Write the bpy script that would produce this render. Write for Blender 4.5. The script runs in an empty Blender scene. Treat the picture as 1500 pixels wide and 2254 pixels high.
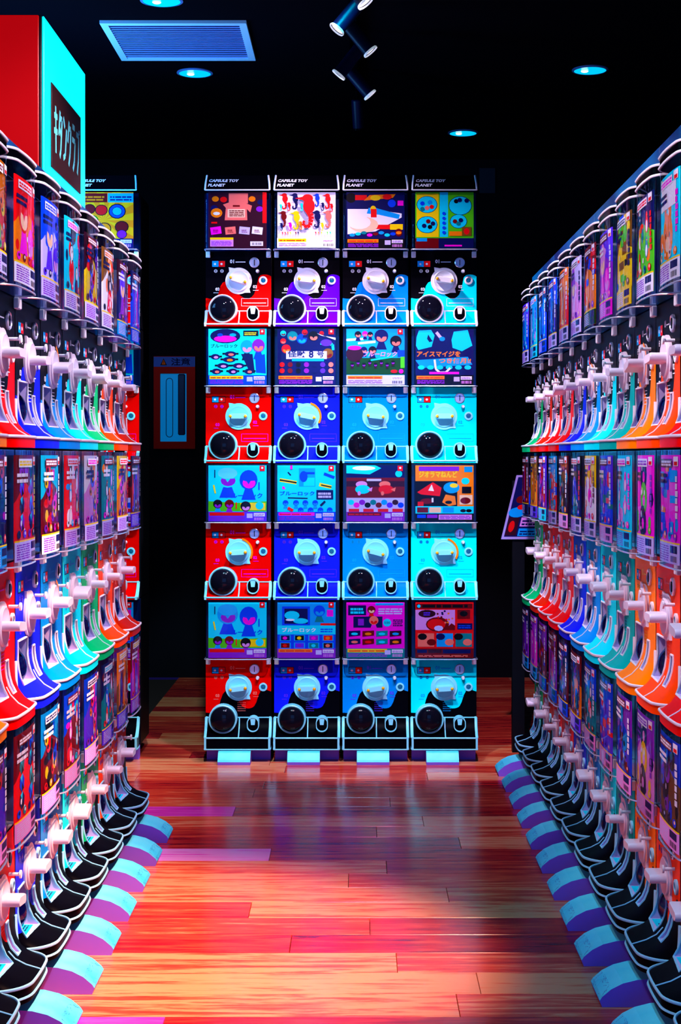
import bpy, math, random
from mathutils import Vector, Matrix
PI = math.pi
C = bpy.context.scene.collection
sc = bpy.context.scene

# ------------------------------------------------------------------ camera
cd = bpy.data.cameras.new('camera')
cam = bpy.data.objects.new('camera', cd); C.objects.link(cam)
cam.location = (0, 0, 1.21); cam.rotation_euler = (PI / 2, 0, 0)
cd.sensor_fit = 'VERTICAL'; cd.sensor_height = 36; cd.sensor_width = 24
cd.lens = 3361 / 2254 * 36
cd.shift_x = -36 / 2254; cd.shift_y = -120 / 2254
cd.clip_start = 0.05
sc.camera = cam
# ------------------------------------------------------------------ exposure, world, lights
sc.view_settings.view_transform = 'Standard'; sc.view_settings.look = 'None'
sc.view_settings.exposure = 0.0; sc.view_settings.gamma = 1.0
sc.view_settings.use_curve_mapping = False
sc.cycles.max_bounces = 7; sc.cycles.diffuse_bounces = 3; sc.cycles.glossy_bounces = 4
sc.cycles.transparent_max_bounces = 12; sc.cycles.sample_clamp_indirect = 4.0
sc.cycles.caustics_reflective = False; sc.cycles.caustics_refractive = False
w = bpy.data.worlds.new('world'); sc.world = w; w.use_nodes = True
w.node_tree.nodes['Background'].inputs[0].default_value = (0.10, 0.08, 1.0, 1)
w.node_tree.nodes['Background'].inputs[1].default_value = 0.035


def aim(o, target):
    d = Vector(target) - o.location
    o.rotation_euler = d.to_track_quat('-Z', 'Y').to_euler()


def spot(name, loc, target, power, col, angle, blend=0.4, radius=0.04, parent=None):
    l = bpy.data.lights.new(name, 'SPOT'); l.energy = power; l.color = col
    l.spot_size = math.radians(angle); l.spot_blend = blend; l.shadow_soft_size = radius
    o = bpy.data.objects.new(name, l); C.objects.link(o); o.location = loc; aim(o, target)
    return o


def area(name, loc, target, power, col, sx, sy):
    l = bpy.data.lights.new(name, 'AREA'); l.shape = 'RECTANGLE'; l.size = sx; l.size_y = sy
    l.energy = power; l.color = col
    o = bpy.data.objects.new(name, l); C.objects.link(o); o.location = loc; aim(o, target)
    return o


WARM = (1.0, 0.80, 0.92); PINK = (1.0, 0.62, 0.90); CY = (0.25, 0.80, 1.0)
# lamps of the shop: a row of ceiling spots along the aisle washing both rows, spots on the end wall; then added fills with no fixture
for i, y in enumerate((1.6, 2.6, 3.6, 4.6, 5.6)):
    spot('wash_lamp', (0.45, y, 2.80), (-0.72, y + 0.25, 1.50), 185, WARM, 54, 0.6)
    spot('wash_lamp', (-0.45, y, 2.80), (0.67, y + 0.25, 1.55), 150, WARM, 47, 0.5)
for y in (2.0, 3.4, 4.8):
    spot('aisle_fill', (0.0, y, 2.84), (0.0, y + 0.05, 0), 75, (0.0, 0.60, 1.0), 100, 0.5, 0.07)  # added overhead cyan fill, tints white parts and feet; no fixture there
spot('end_lamp', (-0.40, 4.2, 2.80), (-0.30, 6.05, 0.95), 280, (0.50, 0.90, 1.0), 40, 0.4)
spot('end_lamp', (0.35, 4.2, 2.80), (0.25, 6.05, 0.95), 280, (0.80, 0.62, 1.0), 40, 0.4)
spot('top_lamp', (-0.15, 4.7, 2.80), (-0.22, 6.05, 1.98), 55, PINK, 36, 0.8)
spot('floor_lamp', (0.55, 3.1, 2.8), (-0.50, 3.70, 0), 1350, (1.0, 0.48, 0.32), 36, 1.0)
spot('floor_lamp', (0.10, 4.2, 2.8), (-0.15, 5.2, 0), 55, (1.0, 0.08, 0.36), 50, 0.9)  # added unseen spot that reddens the far floor
spot('cabinet_fill', (-0.95, 7.4, 2.75), (-1.0, 8.4, 1.55), 9, (1.0, 0.5, 0.4), 28, 0.8)  # added dim fill to bring out the red cabinet frame
area('vent_fill', (-1.25, 5.6, 2.15), (-0.75, 6.0, 2.85), 24, (0.10, 0.40, 1.0), 0.3, 0.8)  # added hidden uplight to brighten the vent
area('streak_fill', (0.1, -1.2, 1.3), (0, 4, 1.2), 45, (0.08, 0.30, 1.0), 2.2, 2.2)  # added unseen panel behind the camera, gives blue streaks on the cases

# ------------------------------------------------------------------ materials


def lin(c):
    return tuple((x / 12.92 if x <= 0.04045 else ((x + 0.055) / 1.055) ** 2.4) for x in c)


MATS = {}


def mat(name, col, rough=0.4, metal=0.0, emit=0.0, ecol=None, spec=0.5, coat=0.0):
    if name in MATS: return MATS[name]
    m = bpy.data.materials.new(name); m.use_nodes = True
    b = m.node_tree.nodes['Principled BSDF']
    b.inputs['Base Color'].default_value = (*col, 1); b.inputs['Roughness'].default_value = rough
    b.inputs['Metallic'].default_value = metal; b.inputs['Specular IOR Level'].default_value = spec
    b.inputs['Coat Weight'].default_value = coat
    if emit:
        b.inputs['Emission Color'].default_value = (*(ecol or col), 1); b.inputs['Emission Strength'].default_value = emit
    MATS[name] = m
    return m


def noisy(name, c0, c1, scale, rough=0.4, stretch=(1, 1, 1), bump=0.0, lo=0.35, hi=0.65, spec=0.5):
    if name in MATS: return MATS[name]
    m = mat(name, c0, rough, spec=spec); nt = m.node_tree; b = nt.nodes['Principled BSDF']
    tc = nt.nodes.new('ShaderNodeTexCoord'); mp = nt.nodes.new('ShaderNodeMapping'); mp.inputs['Scale'].default_value = stretch
    n = nt.nodes.new('ShaderNodeTexNoise'); n.inputs['Scale'].default_value = scale; n.inputs['Detail'].default_value = 5
    r = nt.nodes.new('ShaderNodeValToRGB'); r.color_ramp.elements[0].position = lo; r.color_ramp.elements[1].position = hi
    r.color_ramp.elements[0].color = (*c0, 1); r.color_ramp.elements[1].color = (*c1, 1)
    nt.links.new(tc.outputs['Object'], mp.inputs[0]); nt.links.new(mp.outputs[0], n.inputs[0])
    nt.links.new(n.outputs['Fac'], r.inputs[0]); nt.links.new(r.outputs[0], b.inputs['Base Color'])
    if bump:
        bp = nt.nodes.new('ShaderNodeBump'); bp.inputs['Strength'].default_value = bump; bp.inputs['Distance'].default_value = 0.004
        nt.links.new(n.outputs['Fac'], bp.inputs['Height']); nt.links.new(bp.outputs[0], b.inputs['Normal'])
    return m


def clear_mat(name, tint, rough, ior, extra=0.0):
    m = bpy.data.materials.new(name); m.use_nodes = True; nt = m.node_tree; nt.nodes.clear()
    out = nt.nodes.new('ShaderNodeOutputMaterial'); mix = nt.nodes.new('ShaderNodeMixShader')
    t = nt.nodes.new('ShaderNodeBsdfTransparent'); t.inputs[0].default_value = (*tint, 1)
    g = nt.nodes.new('ShaderNodeBsdfGlossy'); g.inputs['Roughness'].default_value = rough; g.inputs[0].default_value = (0.5, 0.7, 1.0, 1)  # blue light put into the reflection colour; clear plastic reflects untinted
    f = nt.nodes.new('ShaderNodeFresnel'); f.inputs[0].default_value = ior
    a = nt.nodes.new('ShaderNodeMath'); a.operation = 'MULTIPLY'; a.inputs[1].default_value = extra; a.use_clamp = True
    nt.links.new(f.outputs[0], a.inputs[0]); nt.links.new(a.outputs[0], mix.inputs[0])
    nt.links.new(t.outputs[0], mix.inputs[1]); nt.links.new(g.outputs[0], mix.inputs[2]); nt.links.new(mix.outputs[0], out.inputs[0])
    MATS[name] = m
    return m


def print_mat():
    m = mat('printed_colour', (1, 1, 1), 0.45, spec=0.08); nt = m.node_tree
    a = nt.nodes.new('ShaderNodeVertexColor'); a.layer_name = 'Col'
    nt.links.new(a.outputs[0], nt.nodes['Principled BSDF'].inputs['Base Color'])
    return m


PANEL = {'red': (0.85, 0.0, 0.0), 'dark red': (0.45, 0.008, 0.0), 'orange': (1.0, 0.20, 0.0), 'orange red': (0.95, 0.05, 0.0),
         'green': (0.0, 0.42, 0.12), 'teal': (0.0, 0.40, 0.36), 'cyan': (0.0, 0.85, 0.95), 'light blue': (0.0, 0.22, 0.70),
         'blue': (0.005, 0.01, 0.75), 'violet': (0.10, 0.0, 0.75)}
BLACK = (0.0010, 0.0009, 0.0025)
WAVE_TOP = [(-.134, .118), (-.098, .116), (-.081, .133), (-.071, .167), (-.054, .184), (-.02, .16), (.002, .133), (.017, .121), (.0365, .115),
            (.06, .129), (.071, .156), (.076, .19), (.085, .206), (.098, .212), (.121, .210), (.134, .202)]
WAVE_BOT = [(-.134, .085), (-.10, .086), (-.078, .105), (-.071, .138), (-.056, .169), (-.02, .165), (.002, .13), (.0135, .111), (.04, .102),
            (.067, .115), (.077, .146), (.0865, .169), (.102, .177), (.134, .169)]


def panel_mat(colour, tier):
    """flat colour, or two-tone print with a wavy boundary: tier 'top' is black above, 'bottom' is black below."""
    key = f'panel {colour} {tier}'
    if key in MATS: return MATS[key]
    m = mat(key, PANEL[colour], 0.38, spec=0.012)
    if tier == 'middle': return m
    nt = m.node_tree; L = nt.links.new; N = nt.nodes.new
    tc = N('ShaderNodeTexCoord'); sp = N('ShaderNodeSeparateXYZ'); L(tc.outputs['Object'], sp.inputs[0])
    mr = N('ShaderNodeMapRange'); mr.inputs[1].default_value = -.134; mr.inputs[2].default_value = .134; L(sp.outputs[0], mr.inputs[0])
    r = N('ShaderNodeValToRGB'); r.color_ramp.interpolation = 'LINEAR'
    pts = WAVE_TOP if tier == 'top' else WAVE_BOT
    el = r.color_ramp.elements; raw = pts; pts = []
    for q in range(31):
        x = -.134 + .268 * q / 30; i = max(k for k in range(len(raw) - 1) if raw[k][0] <= x + 1e-9)
        p0, p1, p2, p3 = (raw[max(0, min(len(raw) - 1, i + d))] for d in (-1, 0, 1, 2)); u = (x - p1[0]) / (p2[0] - p1[0])
        t1 = (p2[1] - p0[1]) / (p2[0] - p0[0]) * (p2[0] - p1[0]); t2 = (p3[1] - p1[1]) / (p3[0] - p1[0]) * (p2[0] - p1[0])
        pts.append((x, (2 * u**3 - 3 * u**2 + 1) * p1[1] + (u**3 - 2 * u**2 + u) * t1 + (3 * u**2 - 2 * u**3) * p2[1] + (u**3 - u**2) * t2))
    for n_, (x, z) in enumerate(pts):
        e = el[0] if n_ == 0 else el[-1] if n_ == len(pts) - 1 else el.new((x + .134) / .268)
        v = z / .3; e.color = (v, v, v, 1)
    L(mr.outputs[0], r.inputs[0])
    mu = N('ShaderNodeMath'); mu.operation = 'MULTIPLY'; mu.inputs[1].default_value = .3; L(r.outputs[0], mu.inputs[0])
    gt = N('ShaderNodeMath'); gt.operation = 'GREATER_THAN'; L(sp.outputs[2], gt.inputs[0]); L(mu.outputs[0], gt.inputs[1])
    mx = N('ShaderNodeMix'); mx.data_type = 'RGBA'
    c = (*PANEL[colour], 1); k = (*BLACK, 1)
    mx.inputs[6].default_value = c if tier == 'top' else k; mx.inputs[7].default_value = k if tier == 'top' else c
    L(gt.outputs[0], mx.inputs[0]); L(mx.outputs[2], nt.nodes['Principled BSDF'].inputs['Base Color'])
    return m


M_PRINT = print_mat()
M_CASE = clear_mat('clear_case', (0.95, 0.96, 1.0), 0.03, 1.45, 0.45)
M_DOME = mat('black_gloss', (0.003, 0.003, 0.008), 0.02, spec=0.12)
M_SMOKE = clear_mat('blue_smoke', (0.10, 0.14, 0.75), 0.05, 1.6, 1.0)
M_WHITE = mat('white_plastic', (0.80, 0.76, 0.84), 0.4, spec=.3)
M_KNOB = mat('knob_plastic', (0.74, 0.62, 0.74), 0.35, spec=.3)
M_BODY = mat('black_body', (0.0015, 0.0015, 0.004), 0.45, spec=.15)
M_CAP = mat('black_cap', (0.0010, 0.0009, 0.002), 0.2, spec=.02)
M_YEL = mat('yellow_rivet', (1.0, 0.45, 0.0), 0.35)
M_FOOT = noisy('foot_cyan', (0.02, 0.72, 0.92), (0.14, 0.86, 0.97), 6, 0.45)
def scuffs(m):
    nt = m.node_tree; N = nt.nodes.new; L = nt.links.new; b = nt.nodes['Principled BSDF']; old = b.inputs['Base Color'].links[0].from_socket
    tc = N('ShaderNodeTexCoord'); n = N('ShaderNodeTexNoise'); n.inputs['Scale'].default_value = 30; n.inputs['Detail'].default_value = 6; n.inputs['Distortion'].default_value = 1.5; L(tc.outputs['Object'], n.inputs[0])
    s = N('ShaderNodeMath'); s.operation = 'SUBTRACT'; s.inputs[1].default_value = .5; L(n.outputs['Fac'], s.inputs[0]); a = N('ShaderNodeMath'); a.operation = 'ABSOLUTE'; L(s.outputs[0], a.inputs[0])
    lt = N('ShaderNodeMath'); lt.operation = 'LESS_THAN'; lt.inputs[1].default_value = .010; L(a.outputs[0], lt.inputs[0])
    sp = N('ShaderNodeSeparateXYZ'); L(tc.outputs['Object'], sp.inputs[0]); y = N('ShaderNodeMath'); y.operation = 'LESS_THAN'; y.inputs[1].default_value = -.136; L(sp.outputs[1], y.inputs[0])
    mu = N('ShaderNodeMath'); mu.operation = 'MULTIPLY'; L(lt.outputs[0], mu.inputs[0]); L(y.outputs[0], mu.inputs[1])
    mx = N('ShaderNodeMix'); mx.data_type = 'RGBA'; L(mu.outputs[0], mx.inputs[0]); L(old, mx.inputs[6]); mx.inputs[7].default_value = (.0, .10, .45, 1); L(mx.outputs[2], b.inputs['Base Color'])


scuffs(M_FOOT)
M_FOOTD = mat('foot_bounce', (0.27, 0.14, 0.92), 0.5, spec=.1)  # red floor bounce put into the colour; the feet themselves are cyan
M_BLUEB = noisy('blue_board', (0.0, 0.012, 0.12), (0.0, 0.14, 0.40), 4, 0.4, spec=.3)
M_STEEL = mat('pale_metal', (0.6, 0.6, 0.8), 0.25, metal=0.6)
M_WELL = mat('well_plastic', (0.62, 0.50, 0.85), 0.35)
M_TRIMB = mat('trim_cyan_lit', (0.24, 0.78, 0.95), 0.35)  # white trim and knobs with the cyan light put into the colour

# ------------------------------------------------------------------ geometry helpers


class G:
    def __init__(s): s.v = []; s.f = []; s.mi = []; s.cur = 0

    def add(s, vs, fs):
        o = len(s.v); s.v += [tuple(p) for p in vs]
        for f in fs: s.f.append(tuple(i + o for i in f)); s.mi.append(s.cur)

    def box(s, x0, y0, z0, x1, y1, z1):
        s.add([(x0, y0, z0), (x1, y0, z0), (x1, y1, z0), (x0, y1, z0), (x0, y0, z1), (x1, y0, z1), (x1, y1, z1), (x0, y1, z1)],
              [(0, 3, 2, 1), (4, 5, 6, 7), (0, 1, 5, 4), (1, 2, 6, 5), (2, 3, 7, 6), (3, 0, 4, 7)])

    def bbox(s, x0, y0, z0, x1, y1, z1, b):
        """box with its edges chamfered"""
        P = []
        for sx, X in ((1, x0), (-1, x1)):
            for sy, Y in ((1, y0), (-1, y1)):
                for sz, Z in ((1, z0), (-1, z1)):
                    P += [(X, Y + sy * b, Z + sz * b), (X + sx * b, Y, Z + sz * b), (X + sx * b, Y + sy * b, Z)]
        i = lambda a, c, d, k: (a * 4 + c * 2 + d) * 3 + k
        F = []
        for a in (0, 1): F.append([i(a, 0, 0, 0), i(a, 1, 0, 0), i(a, 1, 1, 0), i(a, 0, 1, 0)])
        for a in (0, 1): F.append([i(0, a, 0, 1), i(1, a, 0, 1), i(1, a, 1, 1), i(0, a, 1, 1)])
        for a in (0, 1): F.append([i(0, 0, a, 2), i(1, 0, a, 2), i(1, 1, a, 2), i(0, 1, a, 2)])
        for a in (0, 1):
            for c in (0, 1):
                F.append([i(a, c, 0, 0), i(a, c, 1, 0), i(a, c, 1, 1), i(a, c, 0, 1)])
                F.append([i(a, 0, c, 0), i(a, 1, c, 0), i(a, 1, c, 2), i(a, 0, c, 2)])
                F.append([i(0, a, c, 1), i(1, a, c, 1), i(1, a, c, 2), i(0, a, c, 2)])
                for d in (0, 1): F.append([i(a, c, d, 0), i(a, c, d, 1), i(a, c, d, 2)])
        s.add(P, F)

    def tube(s, path, r, n=6, closed=False):
        path = [Vector(p) for p in path]; m = len(path); vs = []
        up = None
        for k in range(m):
            a = path[k - 1] if (closed or k > 0) else path[k]
            b = path[(k + 1) % m] if (closed or k < m - 1) else path[k]
            t = (b - a).normalized()
            if up is None:
                up = Vector((0, -1, 0)) if abs(t.y) < .8 else Vector((0, 0, 1))
            u = (up - t * up.dot(t))
            if u.length < 1e-6: u = t.orthogonal()
            u.normalize(); up = u; q = t.cross(u)
            for j in range(n):
                an = 2 * PI * (j + .5) / n
                vs.append(path[k] + u * (r * math.cos(an)) + q * (r * math.sin(an)))
        fs = []
        for k in range(m if closed else m - 1):
            k2 = (k + 1) % m
            for j in range(n): fs.append((k * n + j, k * n + (j + 1) % n, k2 * n + (j + 1) % n, k2 * n + j))
        if not closed: fs += [tuple(range(n))[::-1], tuple((m - 1) * n + j for j in range(n))]
        s.add(vs, fs)

    def lathe(s, prof, M, n=24, cap0=True, cap1=True):
        """prof: (radius, height) pairs turned about local z, then placed by matrix M"""
        vs = []
        for r, h in prof:
            for j in range(n): vs.append(M @ Vector((r * math.cos(2 * PI * j / n), r * math.sin(2 * PI * j / n), h)))
        fs = []
        for k in range(len(prof) - 1):
            for j in range(n): fs.append((k * n + j, k * n + (j + 1) % n, (k + 1) * n + (j + 1) % n, (k + 1) * n + j))
        if cap0: fs.append(tuple(range(n))[::-1])
        if cap1: fs.append(tuple((len(prof) - 1) * n + j for j in range(n)))
        s.add(vs, fs)

    def prism(s, poly, M, h):
        """poly: (u, v) outline, extruded along local z"""
        n = len(poly)
        vs = [M @ Vector((u, v, 0)) for u, v in poly] + [M @ Vector((u, v, h)) for u, v in poly]
        s.add(vs, [tuple(range(n))[::-1], tuple(range(n, 2 * n))] + [(k, (k + 1) % n, n + (k + 1) % n, n + k) for k in range(n)])

    def mesh(s, name, mats, smooth=None):
        me = bpy.data.meshes.new(name); me.from_pydata(s.v, [], s.f); me.validate()
        for m in (mats if isinstance(mats, (list, tuple)) else [mats]): me.materials.append(m)
        if len(me.polygons) == len(s.mi): me.polygons.foreach_set('material_index', s.mi)
        if smooth is not None:
            me.polygons.foreach_set('use_smooth', [True] * len(me.polygons)); me.set_sharp_from_angle(angle=math.radians(smooth))
        me.update()
        return me


FRONT = Matrix(((1, 0, 0, 0), (0, 0, -1, 0), (0, 1, 0, 0), (0, 0, 0, 1)))      # local u,v,h -> x, z, -y (out of the panel)


def front_at(x, z, y=0.0): return Matrix.Translation((x, y, z)) @ FRONT


def obj(name, me, parent=None, loc=None, rot=None, label=None):
    o = bpy.data.objects.new(name, me); C.objects.link(o)
    if parent: o.parent = parent
    if loc: o.location = loc
    if rot: o.rotation_euler = rot
    if label: o['label'] = label
    return o


def tag(o, label, cat, group=None):
    o['label'] = label; o['category'] = cat
    if group: o['group'] = group
    return o


def thing(name, label, cat, loc=(0, 0, 0), rz=0.0, group=None):
    o = bpy.data.objects.new(name, None); C.objects.link(o); o.location = loc; o.rotation_euler = (0, 0, rz)
    o.empty_display_size = 0.05
    return tag(o, label, cat, group)


def struct(name, me, loc=(0, 0, 0)):
    o = obj(name, me, loc=loc); o['kind'] = 'structure'
    return o


def box_mesh(name, m, *a):
    g = G(); g.box(*a); return g.mesh(name, m)


# ------------------------------------------------------------------ flat print (posters, stickers, lettering)
_GL = {}


def glyphs(s, bold=0.0):
    if (s, bold) in _GL: return _GL[(s, bold)]
    c = bpy.data.curves.new('lettering', 'FONT'); c.body = s; c.offset = bold; c.resolution_u = 2
    o = bpy.data.objects.new('lettering', c); C.objects.link(o)
    dg = bpy.context.evaluated_depsgraph_get(); me = bpy.data.meshes.new_from_object(o.evaluated_get(dg))
    me.calc_loop_triangles()
    tri = [[(me.vertices[i].co.x, me.vertices[i].co.y) for i in t.vertices] for t in me.loop_triangles]
    bpy.data.objects.remove(o); bpy.data.curves.remove(c); bpy.data.meshes.remove(me)
    xs = [p[0] for t in tri for p in t] or [0]; ys = [p[1] for t in tri for p in t] or [0]
    x0, x1, y0, y1 = min(xs), max(xs), min(ys), max(ys)
    tri = [[((x - x0) / (x1 - x0), (y - y0) / (y1 - y0)) for x, y in t] for t in tri]
    _GL[(s, bold)] = (tri, (x1 - x0) / (y1 - y0))
    return _GL[(s, bold)]


COL = {'K': (.03, .02, .05), 'W': (.96, .94, 1), 'C': (.0, .88, 1), 'B': (.0, .25, .95), 'N': (.03, .04, .33), 'R': (.95, .02, .05), 'D': (.45, .0, .04),
       'O': (1, .5, .0), 'Y': (1, .85, .0), 'M': (1, .0, .85), 'P': (.55, .08, .8), 'L': (.80, .74, 1), 'G': (.3, .8, .05), 'T': (.0, .5, .55), 'V': (.35, .15, .95),
       'S': (1, .45, .4), 'A': (.0, .62, .95), 'H': (.9, .55, .9), 'E': (.5, .3, .05), 'F': (.05, .25, .05), 'I': (1, .8, .65), 'U': (.2, .02, .12)}


class Print:
    def __init__(s, w, h): s.w = w; s.h = h; s.p = []; s.l = 0

    def c(s, col): return lin(COL[col]) if isinstance(col, str) else lin(col)

    def poly(s, pts, col): s.l += 1; s.p.append((pts, s.c(col), s.l))

    def many(s, polys, col):
        s.l += 1
        for q in polys: s.p.append((q, s.c(col), s.l))

    def rect(s, x0, y0, x1, y1, col): s.poly([(x0, y0), (x1, y0), (x1, y1), (x0, y1)], col)

    def ell(s, x, y, rx, ry, col, n=14, a0=0.0, a1=2 * PI):
        full = a1 - a0 > 6.2
        s.poly([(x + rx * math.cos(a0 + (a1 - a0) * k / (n if full else n - 1)), y + ry * math.sin(a0 + (a1 - a0) * k / (n if full else n - 1))) for k in range(n)], col)

    def line(s, pts, wd, col):
        q = []
        for (x0, y0), (x1, y1) in zip(pts, pts[1:]):
            dx, dy = (x1 - x0) * s.w, (y1 - y0) * s.h; d = math.hypot(dx, dy) or 1
            nx, ny = -dy / d * wd / 2 / s.w, dx / d * wd / 2 / s.h
            q.append([(x0 + nx, y0 + ny), (x0 - nx, y0 - ny), (x1 - nx, y1 - ny), (x1 + nx, y1 + ny)])
        s.many(q, col)

    def text(s, t, x, y, h, col, w=None, bold=0.0, skew=0.0):
        tri, asp = glyphs(t, bold); W = w if w else asp * h * s.h / s.w
        s.many([[(x + u * W + skew * v * h, y + v * h) for u, v in q] for q in tri], col)

    def dashes(s, x0, y0, x1, y1, n, col, rnd, fill=0.55):
        q = []; d = (y1 - y0) / n
        for k in range(n):
            x = x0
            while x < x1 - .02:
                e = min(x1, x + rnd.uniform(.05, .22) * (x1 - x0) * 1.6); q.append([(x, y0 + k * d), (e, y0 + k * d), (e, y0 + (k + fill) * d), (x, y0 + (k + fill) * d)]); x = e + .03 * (x1 - x0)
        s.many(q, col)

    def bars(s, x0, y0, x1, y1, col, rnd):
        q = []; x = x0
        while x < x1:
            e = x + rnd.uniform(.004, .014); q.append([(x, y0), (min(e, x1), y0), (min(e, x1), y1), (x, y1)]); x = e + rnd.uniform(.005, .012)
        s.many(q, col)

    def mesh(s, name, mapf, cuts=None, step=0.00005):
        """mapf(x metres, y metres, lift) -> 3D; cuts: x positions where pieces are cut so that they can bend"""
        V = []; F = []; K = []
        for pts, col, l in s.p:
            q = [((x - .5) * s.w, y * s.h) for x, y in pts]
            if min(y for _, y in q) < 0 or max(y for _, y in q) > s.h:
                q = [(b, a) for a, b in clip(clip([(b, a) for a, b in q], 0, 1), s.h, -1)]
            q = clip(clip(q, -s.w / 2, 1), s.w / 2, -1)
            if len(q) < 3: continue
            pieces = [q]
            if cuts:
                pieces = []
                xs = [p[0] for p in q]; lo, hi = min(xs), max(xs)
                for a, b in zip(cuts, cuts[1:]):
                    if b <= lo or a >= hi: continue
                    r = clip(clip(q, a, 1), b, -1)
                    if len(r) > 2: pieces.append(r)
            for r in pieces:
                o = len(V); V += [mapf(x, y, l * step) for x, y in r]; F.append(tuple(range(o, o + len(r)))); K.append(col)
        me = bpy.data.meshes.new(name); me.from_pydata(V, [], F); me.materials.append(M_PRINT)
        ca = me.color_attributes.new('Col', 'FLOAT_COLOR', 'CORNER')
        buf = []
        for f, k in zip(F, K): buf += [*k, 1.0] * len(f)
        ca.data.foreach_set('color', buf); me.update()
        return me


def clip(q, a, sgn):
    out = []
    for i in range(len(q)):
        p, n = q[i], q[(i + 1) % len(q)]
        ip, inn = (p[0] - a) * sgn >= 0, (n[0] - a) * sgn >= 0
        if ip: out.append(p)
        if ip != inn:
            t = (a - p[0]) / (n[0] - p[0]); out.append((a, p[1] + t * (n[1] - p[1])))
    return out


# motifs: plain generic drawings for the cards ----------------------------------------------------
def m_head(p, x, y, r, hair, skin, body, asp=1.0):
    ry = r * asp
    p.poly([(x - r * .8, y - ry * 2), (x + r * .8, y - ry * 2), (x + r * .4, y - ry * .9), (x - r * .4, y - ry * .9)], body)
    p.ell(x, y, r, ry, hair, 16); p.ell(x + r * .05, y - ry * .3, r * .72, ry * .55, skin, 12)
    p.poly([(x - r * .8, y), (x - r * .2, y - ry * .15), (x, y - ry * .45), (x + r * .25, y - ry * .1), (x + r * .85, y - ry * .05), (x + r * .6, y + ry * .5), (x - r * .6, y + ry * .5)], hair)


def m_seahorse(p, x, y, h, col):
    k = h / p.w * p.h
    p.ell(x, y + .36 * h, .16 * k, .12 * h, col); p.poly([(x - .36 * k, y + .36 * h), (x - .1 * k, y + .30 * h), (x - .08 * k, y + .42 * h)], col)
    p.ell(x + .04 * k, y + .14 * h, .17 * k, .22 * h, col)
    path = [(x + .02 * k + .09 * k * math.sin(a * 1.2), y - a * .16 * h) for a in (0, .5, 1, 1.5, 2)]
    path += [(x - .02 * k + .11 * k * math.cos(t), y - .36 * h + .10 * h * math.sin(t)) for t in (.2, -.6, -1.5, -2.4, -3.2, -4.0)]
    for i, (a, b) in enumerate(zip(path, path[1:])): p.line([a, b], h * p.h * (.17 - .011 * i), col)


def m_donut(p, x, y, r, col, hole):
    a = p.w / p.h; p.ell(x, y, r, r * a, col, 16); p.ell(x + r * .1, y - r * .1, r * .34, r * .34 * a, hole, 10)
    p.ell(x - r * .45, y + r * .4, r * .14, r * .2, 'W', 6)


def m_rabbit(p, x, y, r, col, face):
    a = p.w / p.h
    p.ell(x - r * .45, y + r * 1.35 * a, r * .26, r * .8 * a, col); p.ell(x + r * .5, y + r * 1.2 * a, r * .26, r * .75 * a, col)
    p.ell(x, y, r, r * 1.05 * a, col, 18); p.ell(x, y - r * .35 * a, r * .45, r * .35 * a, face)
    for d in (-.4, .4): p.ell(x + d * r, y + r * .05 * a, r * .1, r * .14 * a, 'K', 8)


def m_bird(p, x, y, r, col, belly):
    a = p.w / p.h
    p.ell(x, y, r, r * 1.3 * a, col, 14); p.ell(x, y - r * .2 * a, r * .6, r * .9 * a, belly); p.ell(x, y + r * 1.4 * a, r * .6, r * .6 * a, col)
    p.poly([(x, y + r * 1.3 * a), (x + r * .9, y + r * 1.4 * a), (x, y + r * 1.55 * a)], 'O')


def m_gem(p, x, y, r, col, hi):
    a = p.w / p.h; q = [(x + r * math.cos(PI / 3 * k + .3), y + r * a * math.sin(PI / 3 * k + .3)) for k in range(6)]
    p.poly(q, col); p.poly([q[1], q[2], (x, y)], hi); p.poly([q[4], q[5], (x, y)], 'K')


def m_clock(p, x, y, r, col, face):
    a = p.w / p.h; p.ell(x, y - r * a, r, r * 1.15 * a, col, 14); p.ell(x, y + r * .55 * a, r * .75, r * .75 * a, 'K', 14); p.ell(x, y + r * .55 * a, r * .62, r * .62 * a, face, 14)
    p.line([(x, y + r * .55 * a), (x + r * .3, y + r * .8 * a)], .003, 'K'); p.line([(x, y + r * .55 * a), (x, y + r * 1.0 * a)], .003, 'K')


def m_blob(p, x, y, r, col, dark):
    a = p.w / p.h; p.ell(x, y, r, r * .8 * a, col, 12); p.ell(x + r * .5, y + r * .6 * a, r * .55, r * .5 * a, col, 10); p.ell(x + r * .6, y + r * .7 * a, r * .12, r * .12 * a, dark, 6); p.ell(x - r * .3, y - r * .1 * a, r * .4, r * .3 * a, dark, 8)


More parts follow.
